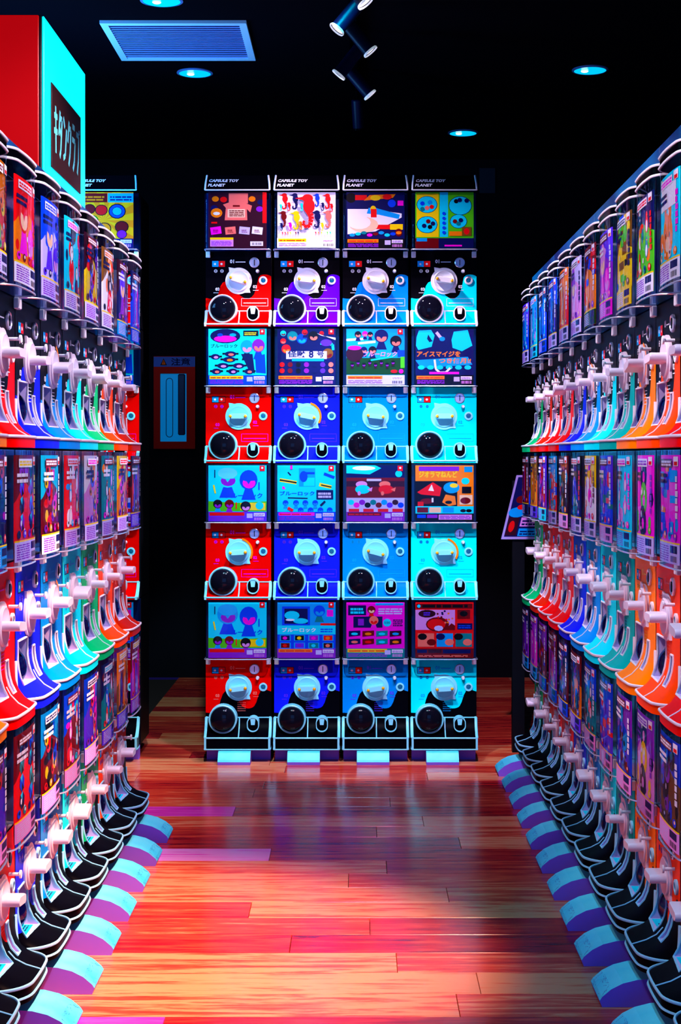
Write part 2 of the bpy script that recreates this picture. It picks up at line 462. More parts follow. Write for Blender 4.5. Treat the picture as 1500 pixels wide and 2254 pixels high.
def side_card(spec, seed):
    bg, acc, motif, cols, info, title = spec
    rnd = random.Random(seed); p = Print(.194, .222)
    p.rect(0, 0, 1, 1, bg)
    # soft background shapes
    p.poly([(0, .55), (.4, .75), (1, .6), (1, 1), (0, 1)], acc)
    for k in range(5): p.ell(rnd.uniform(.1, .9), rnd.uniform(.3, .95), rnd.uniform(.04, .13), rnd.uniform(.03, .1), cols[k % len(cols)], 9)
    if motif == 'blocks':
        for k in range(16):
            x, y = rnd.uniform(0, .8), rnd.uniform(.22, .9); p.rect(x, y, x + rnd.uniform(.1, .35), y + rnd.uniform(.05, .16), rnd.choice(cols))
    elif motif == 'rabbit': m_rabbit(p, .5, .42, .24, cols[0], cols[1]); p.rect(.12, .68, .88, .9, 'W')
    elif motif == 'donut':
        for k in range(3): m_donut(p, .52 + rnd.uniform(-.05, .05), .80 - k * .235, .19, cols[k % len(cols)], bg)
    elif motif == 'bird':
        for k in range(5): m_bird(p, .28 + .42 * (k % 2), .82 - k * .125, .075, cols[k % len(cols)], 'W')
    elif motif == 'gem':
        for k in range(8): m_gem(p, .27 + .45 * (k % 2), .86 - (k // 2) * .165, .1, cols[k % len(cols)], 'C')
    elif motif == 'clock':
        m_clock(p, .35, .55, .15, cols[0], 'W'); m_clock(p, .68, .36, .13, cols[1], 'W'); p.ell(.45, .86, .17, .13, 'K')
    elif motif == 'face':
        m_head(p, .36, .68, .22, cols[0], 'I', cols[1], .9); m_head(p, .7, .42, .16, cols[1], 'H', cols[0], .9)
    elif motif == 'stripe':
        for k in range(7): p.rect(.08 + k * .125, .25, .08 + k * .125 + .07, .95 - rnd.uniform(0, .3), cols[k % len(cols)])
    else:
        for k in range(9): m_blob(p, rnd.uniform(.18, .8), .3 + k * .07, rnd.uniform(.08, .14), cols[k % len(cols)], 'K')
    for k in range(2): p.ell(rnd.uniform(.2, .8), rnd.uniform(.25, .7), .03, .03, 'W', 7)
    for k in range(4): p.ell(.14 + .235 * k, .255, .07, .04, cols[(k + 1) % len(cols)], 9); p.ell(.15 + .235 * k, .262, .03, .018, 'KWNI'[k], 7)
    p.dashes(.86, .42, .95, .82, 6, title if title != bg else 'N', rnd, .8); p.dashes(.06, .74, .5, .85, 2, 'N' if bg in 'CWYHLOGM' else 'W', rnd, .6)
    # title strip and small print
    p.rect(.12, .885, .74, .965, 'W' if title != 'W' else 'D'); p.dashes(.15, .90, .71, .955, 2, title, rnd, .7)
    p.rect(.80, .90, .96, .985, 'W'); p.rect(.82, .905, .94, .94, 'R')
    p.rect(0, 0, 1, .2, info); p.rect(0, .185, 1, .2, 'Y')
    p.dashes(.05, .02, .6, .17, 7, 'P' if info in 'WLC' else 'L', rnd); p.rect(.66, .1, .94, .17, 'N'); p.bars(.68, .02, .93, .075, 'K', rnd)
    return p


def base_card(bg):
    p = Print(.231, .222); p.rect(0, 0, 1, 1, bg); return p


def info(p, rnd, bg, band, x1=.6):
    p.rect(0, 0, 1, .17, bg); p.rect(.02, .10, x1, .16, band); p.dashes(.04, .115, x1 - .03, .15, 1, 'R', rnd); p.dashes(.03, .02, x1, .09, 4, 'P', rnd)
    p.rect(.66, .06, .76, .14, 'L'); p.rect(.78, .09, .97, .15, 'W'); p.dashes(.79, .1, .96, .14, 2, 'P', rnd); p.bars(.79, .02, .96, .07, 'K' if bg in 'WLHC' else 'H', rnd)


def tagr(p): p.rect(.88, .90, .97, .995, 'R'); p.ell(.925, .955, .02, .02, 'W', 7)


def back_cards():
    r = random.Random(5); out = []
    # 0 shirt and snack packets, dark
    p = base_card('U')
    for x, y, c in ((.12, .88, 'O'), (.26, .87, 'R'), (.75, .88, 'O'), (.88, .7, 'P'), (.9, .82, 'N'), (.1, .72, 'N')): p.ell(x, y, .06, .05, c)
    p.rect(.93, .45, 1, 1, 'R'); p.rect(.35, .8, .68, .98, 'S')
    p.poly([(.28, .5), (.30, .72), (.25, .78), (.36, .82), (.6, .82), (.75, .76), (.72, .64), (.66, .70), (.67, .5)], 'S'); p.rect(.33, .55, .63, .7, 'I'); p.dashes(.36, .57, .61, .69, 4, 'D', r); p.rect(.42, .74, .54, .77, 'D')
    p.ell(.14, .63, .1, .085, 'O'); p.ell(.14, .62, .06, .03, 'W', 8); p.rect(.05, .44, .15, .47, 'R')
    for x, c, t in ((.13, 'M', .15), (.38, 'S', .1), (.62, 'L', -.1), (.84, 'W', -.12)):
        q = [(-.09, -.06), (.09, -.06), (.09, .07), (-.09, .07)]; p.poly([(x + u - t * v, .31 + v + t * u) for u, v in q], c); p.dashes(x - .05, .28, x + .05, .34, 3, 'D', r)
    p.rect(.03, .03, .43, .19, 'H'); p.rect(.03, .15, .43, .19, 'Y'); p.dashes(.05, .05, .4, .13, 4, 'P', r); p.rect(.72, .04, .94, .12, 'W'); p.bars(.75, .055, .91, .1, 'K', r)
    out.append(('shirt and packets card', p))
    # 1 seahorses
    p = base_card('W')
    for x, y, h, c in ((.12, .84, .3, 'R'), (.30, .84, .3, 'N'), (.68, .86, .24, 'B'), (.86, .84, .28, 'R'), (.10, .52, .3, 'D'), (.32, .5, .34, 'Y'), (.68, .52, .32, 'N'), (.87, .52, .32, 'S'),
                       (.2, .74, .16, 'R'), (.78, .74, .15, 'N'), (.93, .72, .15, 'R'), (.07, .38, .14, 'N'), (.22, .38, .16, 'M'), (.4, .4, .16, 'O'), (.77, .38, .15, 'Y'), (.42, .73, .14, 'C'), (.06, .72, .12, 'C')): m_seahorse(p, x, y, h, c)
    m_seahorse(p, .52, .66, .62, 'R')
    for k in range(7): m_seahorse(p, .09 + k * .045, .255, .06, 'RROYIDN'[k])
    for k in range(6): m_seahorse(p, .66 + k * .05, .255, .06, 'ROYIGC'[k])
    info(p, r, 'W', 'Y', .5); out.append(('seahorse card', p))
    # 2 toy tools, washed bright
    p = base_card('N'); p.ell(.08, .9, .09, .09, 'K'); p.rect(.15, .86, .35, .95, 'R'); p.poly([(.3, .85), (.8, .9), (.85, .97), (.4, .95)], 'O'); p.ell(.5, .9, .09, .05, 'Y'); p.ell(.7, .92, .08, .05, 'R')
    p.poly([(.02, .25), (.5, .3), (.95, .55), (.95, .62), (.4, .7), (.02, .7)], 'W'); p.poly([(.35, .62), (.55, .6), (.9, .52), (.92, .6), (.5, .72), (.38, .72)], 'A'); p.ell(.46, .7, .05, .06, 'Y'); p.rect(.42, .55, .52, .7, 'R')
    p.rect(.42, .34, .75, .42, 'R'); p.rect(.75, .33, .97, .43, 'Y'); p.ell(.9, .28, .06, .07, 'D'); p.ell(.78, .8, .07, .07, 'B'); p.rect(.88, .76, .98, .85, 'M'); p.ell(.3, .42, .25, .14, 'I'); p.ell(.22, .46, .2, .12, 'W')
    for k in range(9): p.ell(.1 + k * .1, .235 + .02 * (k % 3), .05, .03, 'ACTMDACBO'[k], 8)
    info(p, r, 'K', 'O', .55); out.append(('toy tool card', p))
    # 3 yellow green animal rounds
    p = base_card('G'); p.rect(.02, .2, .4, .98, 'Y'); p.rect(.42, .2, .56, 1, 'C'); p.rect(.58, .2, .98, .98, 'G')
    for x, y, s in ((.2, .78, .17), (.2, .42, .17), (.77, .76, .19), (.74, .48, .14)):
        p.ell(x, y, s + .01, s * .9, 'N', 18); p.ell(x, y, s, s * .85, 'C', 18)
    for x, y, c in ((.12, .8, 'B'), (.25, .82, 'A'), (.2, .72, 'S'), (.28, .74, 'R'), (.12, .7, 'T'), (.15, .4, 'N'), (.25, .38, 'K'), (.3, .44, 'N'), (.22, .48, 'D'), (.7, .84, 'K'), (.76, .86, 'N'), (.88, .85, 'N'), (.68, .48, 'D'), (.78, .5, 'N'), (.74, .44, 'T')): p.ell(x, y, .04, .04, c, 8)
    for k in range(5): p.ell(.49, .62 - k * .085, .03, .03, 'B', 8)
    p.rect(.8, .22, .96, .38, 'E'); p.ell(.88, .3, .05, .06, 'R', 8); p.rect(.58, .22, .8, .3, 'O'); p.rect(0, 0, .4, .18, 'D'); p.rect(.4, 0, 1, .18, 'N'); p.rect(.02, .12, .2, .18, 'A'); p.rect(.5, .03, .8, .06, 'M')
    out.append(('green animal rounds card', p))
    # 4 masks
    p = base_card('C'); p.ell(.29, .87, .26, .13, 'N', 18); p.ell(.29, .82, .2, .06, 'M', 12); p.ell(.2, .89, .05, .03, 'B', 8); p.ell(.42, .89, .06, .03, 'A', 8)
    p.text('ブルーロック', .04, .66, .07, 'K', .46, .02); p.rect(.6, .87, .86, .97, 'K'); p.dashes(.62, .89, .84, .95, 2, 'Y', r)
    m_head(p, .66, .68, .11, 'A', 'H', 'K', 1.1); p.poly([(.56, .55), (.76, .55), (.8, .2), (.7, .25)], 'N'); m_head(p, .86, .70, .11, 'P', 'S', 'B', 1.1); p.poly([(.8, .5), (.97, .55), (.99, .2), (.82, .22)], 'B')
    for x, y, s in ((.12, .5, .08), (.38, .55, .1), (.36, .45, .11), (.25, .34, .1), (.52, .34, .1), (.14, .24, .08), (.42, .24, .08), (.7, .24, .08)):
        p.poly([(x - s * 1.4, y + .02), (x + s * 1.4, y + .02), (x + s * 1.4, y - .01), (x - s * 1.4, y - .01)], 'K'); p.ell(x, y, s, .05, 'N', 12); p.ell(x + .01, y - .01, s * .5, .025, r.choice(['S', 'H', 'R', 'O']), 8)
    info(p, r, 'B', 'Y'); tagr(p); out.append(('card with dark masks', p))
    # 5 dark crowd, S
    p = base_card('N')
    for x, y, s, c, k in ((.26, .87, .09, 'T', 'S'), (.62, .87, .09, 'K', 'S'), (.42, .82, .09, 'B', 'A'), (.1, .92, .05, 'C', 'D'), (.47, .94, .05, 'R', 'D'), (.76, .92, .04, 'R', 'D'), (.1, .78, .05, 'R', 'S'), (.15, .64, .08, 'R', 'O'), (.87, .56, .09, 'E', 'D')): m_head(p, x, y, s, c, k, 'N')
    p.poly([(.68, .92), (1, .8), (1, .84), (.75, .88)], 'W'); p.line([(.74, .74), (.95, .72), (.96, .62)], .01, 'C'); p.ell(.84, .75, .1, .06, 'V')
    p.rect(.15, .46, .85, .60, 'L'); p.rect(.25, .42, .8, .47, 'A'); p.text('8', .54, .48, .13, 'N', None, .03); p.text('怪獣', .18, .49, .12, 'N', .3, .02); p.text('号', .68, .49, .12, 'N', .12, .02)
    for k in range(14): p.ell(.08 + (k % 7) * .14, .36 - .11 * (k // 7), .045, .045, 'RDKPNVS'[k % 7], 9)
    info(p, r, 'N', 'O'); tagr(p); out.append(('dark crowd card', p))
    # 6 players on green
    p = base_card('A'); p.rect(0, .18, 1, .48, 'F')
    p.many([[(.0, .78), (.3, .8), (.3, .84), (0, .82)], [(.2, .72), (.5, .75), (.5, .79), (.2, .76)]], 'W')
    for x, y, s, c in ((.2, .9, .06, 'K'), (.32, .91, .05, 'M'), (.41, .9, .05, 'K'), (.6, .87, .12, 'N'), (.85, .78, .1, 'K'), (.3, .62, .06, 'N'), (.45, .62, .07, 'K')): m_head(p, x, y, s, c, 'S', 'N')
    p.ell(.14, .55, .15, .14, 'U'); p.ell(.14, .66, .12, .04, 'M'); p.text('ブルーロック', .28, .50, .1, 'H', .58, .025, .2); p.line([(.42, .44), (.8, .5)], .006, 'C'); p.rect(.88, .5, 1, .62, 'B')
    for k in range(8): m_head(p, .1 + k * .1, .36 + .04 * (k % 2), .035, 'K', 'P', 'U')
    p.ell(.82, .24, .06, .03, 'R'); p.ell(.94, .24, .04, .04, 'M'); p.rect(.93, .3, 1, .5, 'G'); info(p, r, 'L', 'O', .62); tagr(p); out.append(('green pitch card', p))
    # 7 rice balls on dark
    p = base_card('N'); p.poly([(.02, .85), (.06, .97), (.27, .98), (.33, .88), (.28, .68), (.05, .62), (.01, .7)], 'C'); p.poly([(.66, .95), (.9, .98), (.98, .7), (.8, .6), (.64, .66), (.62, .8)], 'C')
    p.line([(.36, .94), (.42, .86), (.46, .82)], .012, 'L'); p.ell(.46, .82, .05, .04, 'A'); p.poly([(.22, .9), (.28, .8), (.3, .78), (.24, .76), (.2, .82)], 'N')
    p.poly([(.0, .44), (.9, .5), (.98, .36), (.1, .3)], 'A'); p.text('アイスマイジを', .02, .5, .1, 'O', .75, .03, .1); p.text('つき個月!!', .4, .38, .1, 'O', .55, .03, .1)
    for k in range(6): p.ell(.1 + k * .16, .31, .06, .04, 'C', 9)
    p.line([(.33, .45), (.35, .28), (.42, .22), (.52, .22), (.6, .3)], .008, 'W'); p.rect(.24, .19, .75, .23, 'M'); info(p, r, 'K', 'O', .5); out.append(('dark card with cyan rice cakes', p))
    # 8 / 12 two busts over green
    for _ in range(2):
        p = base_card('C'); m_head(p, .33, .78, .18, 'A' if _ else 'C', 'P', 'B', 1.0); p.ell(.33, .86, .17, .1, (.35, .85, 1) if not _ else (.1, .7, 1)); m_head(p, .69, .74, .155, 'B', 'M', 'B', 1.15)
        p.text('ブルーロック', .29, .41, .1, 'B', .64, .03); p.poly([(0, .18), (1, .18), (1, .36), (.5, .33), (0, .36)], 'G'); p.rect(.55, .2, .98, .33, 'Y')
        m_head(p, .16, .31, .08, 'K', 'P', 'A'); m_head(p, .36, .31, .08, 'D', 'P', 'P'); m_head(p, .64, .27, .09, 'K', 'H', 'P'); p.ell(.88, .28, .07, .07, 'C'); p.rect(.47, .22, .49, .34, 'R')
        p.line([(.11, .92), (.11, .78)], .004, 'N'); p.line([(.09, .65), (.12, .5)], .006, 'Y'); p.line([(.87, .7), (.87, .56)], .005, 'B')
        info(p, r, 'P' if _ else 'V', 'R', .62); tagr(p)
        out.append(('two bust card', p))
    # 10 red fish card -> index 9 is stationery
    p = base_card('C'); p.rect(.37, .62, .65, .95, 'A'); p.rect(.45, .63, .64, .78, 'C'); p.rect(.42, .84, .64, .88, 'B'); p.ell(.45, .8, .07, .1, 'B'); p.line([(.04, .74), (.33, .69)], .014, 'Y'); p.line([(.04, .74), (.33, .69)], .006, 'K')
    p.line([(.72, .66), (.93, .61)], .014, 'Y'); p.line([(.75, .65), (.93, .61)], .005, 'K'); p.line([(.18, .88), (.23, .82)], .006, 'N'); p.line([(.8, .85), (.98, .78)], .012, 'B'); p.poly([(.08, .58), (.14, .57), (.12, .62), (.09, .63)], 'M')
    p.text('ブルーロック', .04, .46, .08, 'B', .6, .03); p.line([(.18, .42), (.52, .41)], .005, 'N'); p.rect(.67, .39, .96, .56, 'N'); p.dashes(.7, .42, .93, .53, 2, 'L', r, .7)
    for x, y in ((.14, .33), (.32, .33), (.48, .33), (.65, .33), (.4, .2), (.57, .2), (.74, .2), (.9, .2)): m_head(p, x, y, .05, 'B', 'A', 'A')
    p.line([(.74, .28), (.82, .36)], .008, 'N'); p.line([(.18, .24), (.27, .19)], .012, 'R'); info(p, r, 'B', 'M', .64); tagr(p); p.rect(.22, .93, .26, 1, 'M')
    out.insert(9, ('stationery card', p))
    # 11 seals on dark red
    p = base_card('D'); p.rect(0, .78, 1, 1, 'N'); p.poly([(0, .86), (.4, .84), (.6, .95), (.5, 1), (0, 1)], 'C'); p.ell(.3, .95, .2, .04, 'W'); p.rect(.35, .72, .6, .76, 'L'); p.rect(0, .62, 1, .72, 'U')
    for x, c, h in ((.28, 'C', 'H'), (.68, 'R', 'S')): p.ell(x - .02, .66, .1, .06, h); p.ell(x, .57, .13, .08, c, 14); p.poly([(x + .08, .57), (x + .17, .61), (x + .15, .53)], h); p.ell(x - .06, .5, .03, .04, h, 7)
    p.ell(.9, .85, .06, .06, 'C'); p.rect(0, .14, 1, .42, 'L')
    for k in range(10): p.ell(.08 + k * .095, .34 - .05 * (k % 2), .055, .05, 'CMPKTDAVUB'[k], 9)
    for k in range(4): p.rect(.04 + k * .25, .17, .22 + k * .25, .225, 'R')
    info(p, r, 'P', 'D', .6); tagr(p); out.insert(10, ('dark red seal card', p))
    # 12 diorama
    p = base_card('O'); p.rect(.0, .27, .72, .72, 'K'); p.poly([(.03, .52), (.3, .7), (.45, .6), (.42, .45), (.1, .48)], 'R'); p.poly([(.22, .55), (.28, .66), (.32, .54)], 'W'); p.ell(.62, .6, .14, .1, 'A'); p.ell(.66, .64, .07, .04, 'Y'); p.poly([(.46, .34), (.52, .48), (.68, .45), (.7, .3), (.58, .27)], 'O'); p.ell(.57, .34, .06, .03, 'K')
    p.ell(.2, .36, .12, .05, 'D'); p.rect(.28, .34, .31, .42, 'W'); p.rect(.04, .27, .14, .35, 'R'); p.rect(.06, .9, .75, .98, 'P'); p.text('ジオラマねんど', .06, .78, .12, 'Y', .66, .03); p.rect(.84, .88, .98, .98, 'A'); p.ell(.86, .72, .07, .06, 'C'); p.rect(.8, .5, .96, .62, 'K'); p.rect(.76, .3, .98, .47, 'I'); p.ell(.86, .37, .09, .06, 'D')
    p.rect(0, .14, 1, .27, 'C'); p.rect(.03, .155, .22, .25, 'D'); p.rect(.24, .155, .44, .25, 'I'); p.rect(.47, .155, .66, .25, 'A'); p.ell(.82, .19, .05, .03, 'K'); p.ell(.92, .19, .05, .03, 'K'); p.rect(0, 0, 1, .14, 'K'); p.rect(.03, .06, .18, .12, 'B'); p.rect(.2, .06, .38, .12, 'P'); p.rect(.4, .03, .97, .12, 'H'); p.dashes(.42, .04, .95, .11, 3, 'P', r)
    out.insert(11, ('orange clay diorama card', p))
    # 13 frame and thumbnails
    p = base_card('A'); p.rect(.08, .58, .56, .92, 'B'); p.rect(.12, .61, .52, .88, 'N'); p.ell(.25, .76, .13, .08, 'C'); p.ell(.4, .66, .13, .05, 'C'); p.ell(.22, .68, .08, .02, 'W'); p.rect(.58, .62, .98, .94, 'A'); m_head(p, .72, .84, .1, 'B', 'A', 'T'); p.rect(.85, .74, .96, .86, 'M'); p.rect(.74, .58, 1, .62, 'R')
    p.rect(0, .42, 1, .58, 'C'); p.text('ブルーロック', .08, .46, .08, 'W', .58, .02); p.dashes(.74, .46, .95, .54, 2, 'B', r); p.rect(0, .17, 1, .42, 'B')
    for k in range(8):
        x, y = .04 + .245 * (k % 4), .305 - .135 * (k // 4); p.rect(x, y, x + .19, y + .105, 'A'); p.rect(x + .02, y + .01, x + .17, y + .095, 'NKPRDVTU'[k]); p.ell(x + .09, y + .05, .04, .03, 'MYMORPCS'[k], 8)
    info(p, r, 'P', 'O', .6); tagr(p); out.append(('thumbnail grid card', p))
    # 14 magenta
    p = base_card('M'); p.rect(.03, .76, .34, .94, 'N'); p.dashes(.07, .79, .3, .91, 2, 'C', r, .7); m_head(p, .43, .86, .07, 'D', 'I', 'R'); p.rect(.12, .54, .62, .74, 'N'); m_head(p, .47, .67, .08, 'S', 'R', 'M'); p.rect(.2, .58, .3, .7, 'P'); p.rect(.5, .94, .98, .98, 'A')
    p.dashes(.55, .78, .96, .9, 3, 'L', r, .6); p.ell(.7, .63, .07, .07, 'C'); p.text('500', .65, .61, .04, 'N', .1); p.dashes(.8, .57, .97, .7, 4, 'N', r)
    for k in range(8):
        x, y = .04 + .235 * (k % 4), .38 - .145 * (k // 4); p.poly([(x, y), (x + .2, y + .02), (x + .2, y + .11), (x, y + .1)], 'NDTUNDTU'[k]); p.ell(x + .1, y + .05, .06, .025, 'COCASRCO'[k], 9)
    info(p, r, 'T', 'Y', .7); out.append(('magenta card', p))
    # 15 red
    p = base_card('R'); p.rect(.02, .88, .98, .97, 'D'); p.dashes(.12, .9, .9, .95, 1, 'K', r, 1.0); p.ell(.06, .925, .03, .03, 'C'); p.rect(0, .5, .68, .86, 'H'); p.ell(.2, .79, .15, .07, 'U', 14); p.dashes(.14, .76, .26, .83, 2, 'V', r); p.ell(.38, .6, .2, .13, 'D', 16); p.ell(.36, .6, .16, .1, 'R', 12); p.ell(.4, .53, .08, .05, 'L', 8)
    for k in range(14): p.ell(r.uniform(.36, .66), r.uniform(.62, .84), .02, .018, 'DORNS'[k % 5], 7)
    p.poly([(.5, .5), (.62, .62), (.68, .58), (.68, .5)], 'D'); p.rect(.72, .7, .94, .86, 'D'); p.ell(.83, .79, .07, .05, 'K'); p.rect(.72, .51, .98, .62, 'N'); p.dashes(.74, .53, .96, .6, 2, 'B', r)
    for k in range(3): p.rect(.04 + k * .325, .2, .32 + k * .325, .44, 'SAT'[k])
    for k in range(6): p.ell(.12 + k * .155, .38 - .1 * (k % 2), .08, .06, 'KDNSKS'[k], 10)
    p.rect(0, 0, 1, .17, 'D'); p.rect(.03, .09, .2, .15, 'N'); p.rect(.22, .09, .45, .15, 'U'); p.rect(.47, .08, .95, .15, 'N'); p.dashes(.05, .02, .9, .06, 2, 'S', r)
    out.append(('red card', p))
    # 16, 17: stack behind the row
    p = base_card('O')
    for k in range(12): p.poly([(.5, .5), (.5 + math.cos(k * PI / 6), .5 + math.sin(k * PI / 6)), (.5 + math.cos(k * PI / 6 + .26), .5 + math.sin(k * PI / 6 + .26))], (1, .66, 0))
    p.rect(0, .82, .55, .98, 'D'); p.dashes(.05, .85, .5, .95, 2, 'O', r); p.rect(.56, .82, 1, .98, 'A'); p.dashes(.6, .85, .97, .95, 2, 'N', r)
    for x, y, s, c in ((.72, .66, .15, 'B'), (.72, .66, .09, 'A'), (.45, .68, .11, 'R'), (.3, .5, .1, 'G'), (.25, .7, .1, 'D'), (.8, .38, .12, 'D'), (.8, .25, .09, 'P'), (.5, .35, .12, 'O'), (.2, .3, .12, 'R')): p.ell(x, y, s, s * .9, 'K', 14); p.ell(x, y, s * .88, s * .78, c, 14)
    info(p, r, 'N', 'R'); out.append(('yellow burst card', p))
    return out


# ------------------------------------------------------------------ the capsule machine
HW = .131


class Model: pass


A = Model(); A.P = .060; A.R = .014; A.bul = .0; A.hp = .3026; A.hc = .2374; A.dz = 0.0
B = Model(); B.P = .058; B.R = .046; B.bul = .008; B.hp = .330; B.hc = .248; B.dz = .015
for m in (A, B): m.name = 'box' if m is A else 'barrel'


def depth(m, x, P=None):
    P = P or m.P; R = min(m.R * P / m.P, P - .004) if m is B else m.R
    ax = abs(x); k = m.bul * (1 - (x / HW) ** 2) - m.bul
    if ax <= HW - R: return P + k
    d = ax - (HW - R)
    return P - R + math.sqrt(max(R * R - d * d, 0)) + k


def plan(m, P=None, n=9, off=0.0):
    """outline of the front in plan: from the back edge round the front to the other back edge"""
    P = P or m.P; R = min(m.R * P / m.P, P - .004) if m is B else m.R
    xs = [HW - R + R * math.sin(PI / 2 * k / n) for k in range(n + 1)]
    mid = [(HW - R) * k / 3 for k in (-2, -1, 0, 1, 2)]
    X = [-x for x in reversed(xs)] + mid + xs
    pts = [(-HW, 0.0)] + [(x, -depth(m, x, P)) for x in X] + [(HW, 0.0)]
    if off: pts = [(x * (1 + off / HW), y - off if y < -1e-6 else y) for x, y in pts]
    return pts


PROF = {('A', 0): [(0, .066), (.10, .052), (.26, .038), (.50, .024), (.78, .013), (1, .008)],
        ('A', 1): [(0, .066), (.08, .048), (.22, .030), (.45, .014), (.74, .0), (1, -.006)],
        ('B', 0): [(0, .108), (.05, .088), (.14, .070), (.30, .053), (.58, .036), (1, .022)],
        ('B', 1): [(0, .128), (.05, .108), (.15, .088), (.32, .072), (.60, .060), (1, .050)]}
OPEN = {'chute': (-.112, -.012), 'slot': (.036, .064)}


def spec_of(m, bottom):
    key = ('A' if m is A else 'B', 1 if bottom else 0); pr = PROF[key]
    P = m.P + (.006 if m is A else .026) if bottom else m.P
    base = (-.052 if m is A else .016) if bottom else 0.0
    if m is A: rows = [(0, m.hp)] + pr
    else:
        o = .028 if bottom else 0.0
        rows = [(0, m.hp), (0, .150 + o), (0, .122 + o * .6)] + pr
    return rows, P, base


def jpanel(m, bottom):
    """front panel that runs down flat, then curls out into the tray; on the barrel model with two openings"""
    rows, P, base = spec_of(m, bottom); R = m.R
    xs = sorted(set([round(x, 5) for x, _ in plan(m, P)] + ([v for o in OPEN.values() for v in o] if m is B else [])))
    g = G(); nx = len(xs); nr = len(rows)
    vs = [(x, -t * depth(m, x, P), z) for (t, z) in rows for x in xs]
    fs = []
    for j in range(nr - 1):
        for i in range(nx - 1):
            xm = (xs[i] + xs[i + 1]) / 2
            if m is B:
                if OPEN['chute'][0] < xm < OPEN['chute'][1] and 1 <= j < nr - 3: continue
                if OPEN['slot'][0] < xm < OPEN['slot'][1] and 2 <= j < nr - 3: continue
            fs.append((j * nx + i, j * nx + i + 1, (j + 1) * nx + i + 1, (j + 1) * nx + i))
    k = len(vs)
    vs += [(x, -depth(m, x, P), base) for x in xs] + [(x, 0.0, base) for x in xs]
    for i in range(nx - 1):
        fs.append(((nr - 1) * nx + i, (nr - 1) * nx + i + 1, k + i + 1, k + i))
        fs.append((k + i, k + i + 1, k + nx + i + 1, k + nx + i))
    for i in (0, nx - 1): fs.append(tuple([j * nx + i for j in range(1, nr)] + [k + i, k + nx + i]))
    g.add(vs, fs)
    return g


def well(m, bottom, which):
    rows, P, base = spec_of(m, bottom); a, b = OPEN[which]; j0 = 1 if which == 'chute' else 2; j1 = len(rows) - 3; yb = .05 if which == 'chute' else .035
    g = G(); fr = {x: [(x, -t * depth(m, x, P), z) for t, z in rows[j0:j1 + 1]] for x in (a, b)}
    for x in (a, b):
        f = fr[x]; n = len(f); g.add(f + [(x, yb, p[2]) for p in f], [(i, i + 1, n + i + 1, n + i) for i in range(n - 1)])
    t, l = fr[a][0], fr[b][0]; g.add([t, l, (b, yb, l[2]), (a, yb, t[2])], [(0, 1, 2, 3)])
    t, l = fr[a][-1], fr[b][-1]; g.add([t, l, (b, yb, l[2]), (a, yb, t[2])], [(0, 1, 2, 3)])
    g.add([(a, yb, fr[a][0][2]), (b, yb, fr[a][0][2]), (b, yb, fr[a][-1][2]), (a, yb, fr[a][-1][2])], [(0, 1, 2, 3)])
    loop = fr[a] + fr[b][::-1]
    rim = G(); rim.tube([(x, y - .001, z) for x, y, z in loop], .0026, 5, True)
    return g, rim


_CACHE = {}


def cached(key, fn):
    if key not in _CACHE: _CACHE[key] = fn()
    return _CACHE[key]


def kb_plate(m):
    """round plate with two pointed tails"""
    g = G(); M = front_at(0.001, .186 + m.dz)
    ang = [2 * PI * k / 40 for k in range(40)]; pts = []
    for a in ang:
        r = .053
        for t0, L in ((math.radians(127), .020), (math.radians(-43), .020)):
            d = (a - t0 + PI) % (2 * PI) - PI
            if 0 <= d * (1 if t0 > 0 else 1) + .28 < .36: r = .053 + L * max(0, (d + .28) / .36)
        pts.append((r * math.cos(a), r * math.sin(a)))
    g.prism(pts, M, .005); return g


def knob(m):
    g = G(); M = front_at(0.001, .186 + m.dz)
    g.lathe([(.043, .005), (.043, .009), (.040, .011), (.034, .008), (.0, .0055)], M, 28, False, False); return g


def knob_bar(m, tilt):
    g = G(); M = front_at(0.001, .186 + m.dz) @ Matrix.Rotation(tilt, 4, 'Z')
    n = 8; L, H, D = .035, .0105, .047
    out = [(L * math.cos(PI * (k / n) - PI / 2) * .28 + L * .72, H * math.sin(PI * k / n - PI / 2)) for k in range(n + 1)]
    out += [(-u, -v) for u, v in out]
    lo = [M @ Vector((u, v, .006)) for u, v in out]; mid = [M @ Vector((u, v, D - .004)) for u, v in out]; hi = [M @ Vector((u * .95, v * .86, D)) for u, v in out]
    k = len(out); fs = [tuple(range(2 * k, 3 * k))] + [tuple(reversed(range(k)))]
    for a in (0, k): fs += [(a + i, a + (i + 1) % k, a + k + (i + 1) % k, a + k + i) for i in range(k)]
    g.add(lo + mid + hi, fs); return g


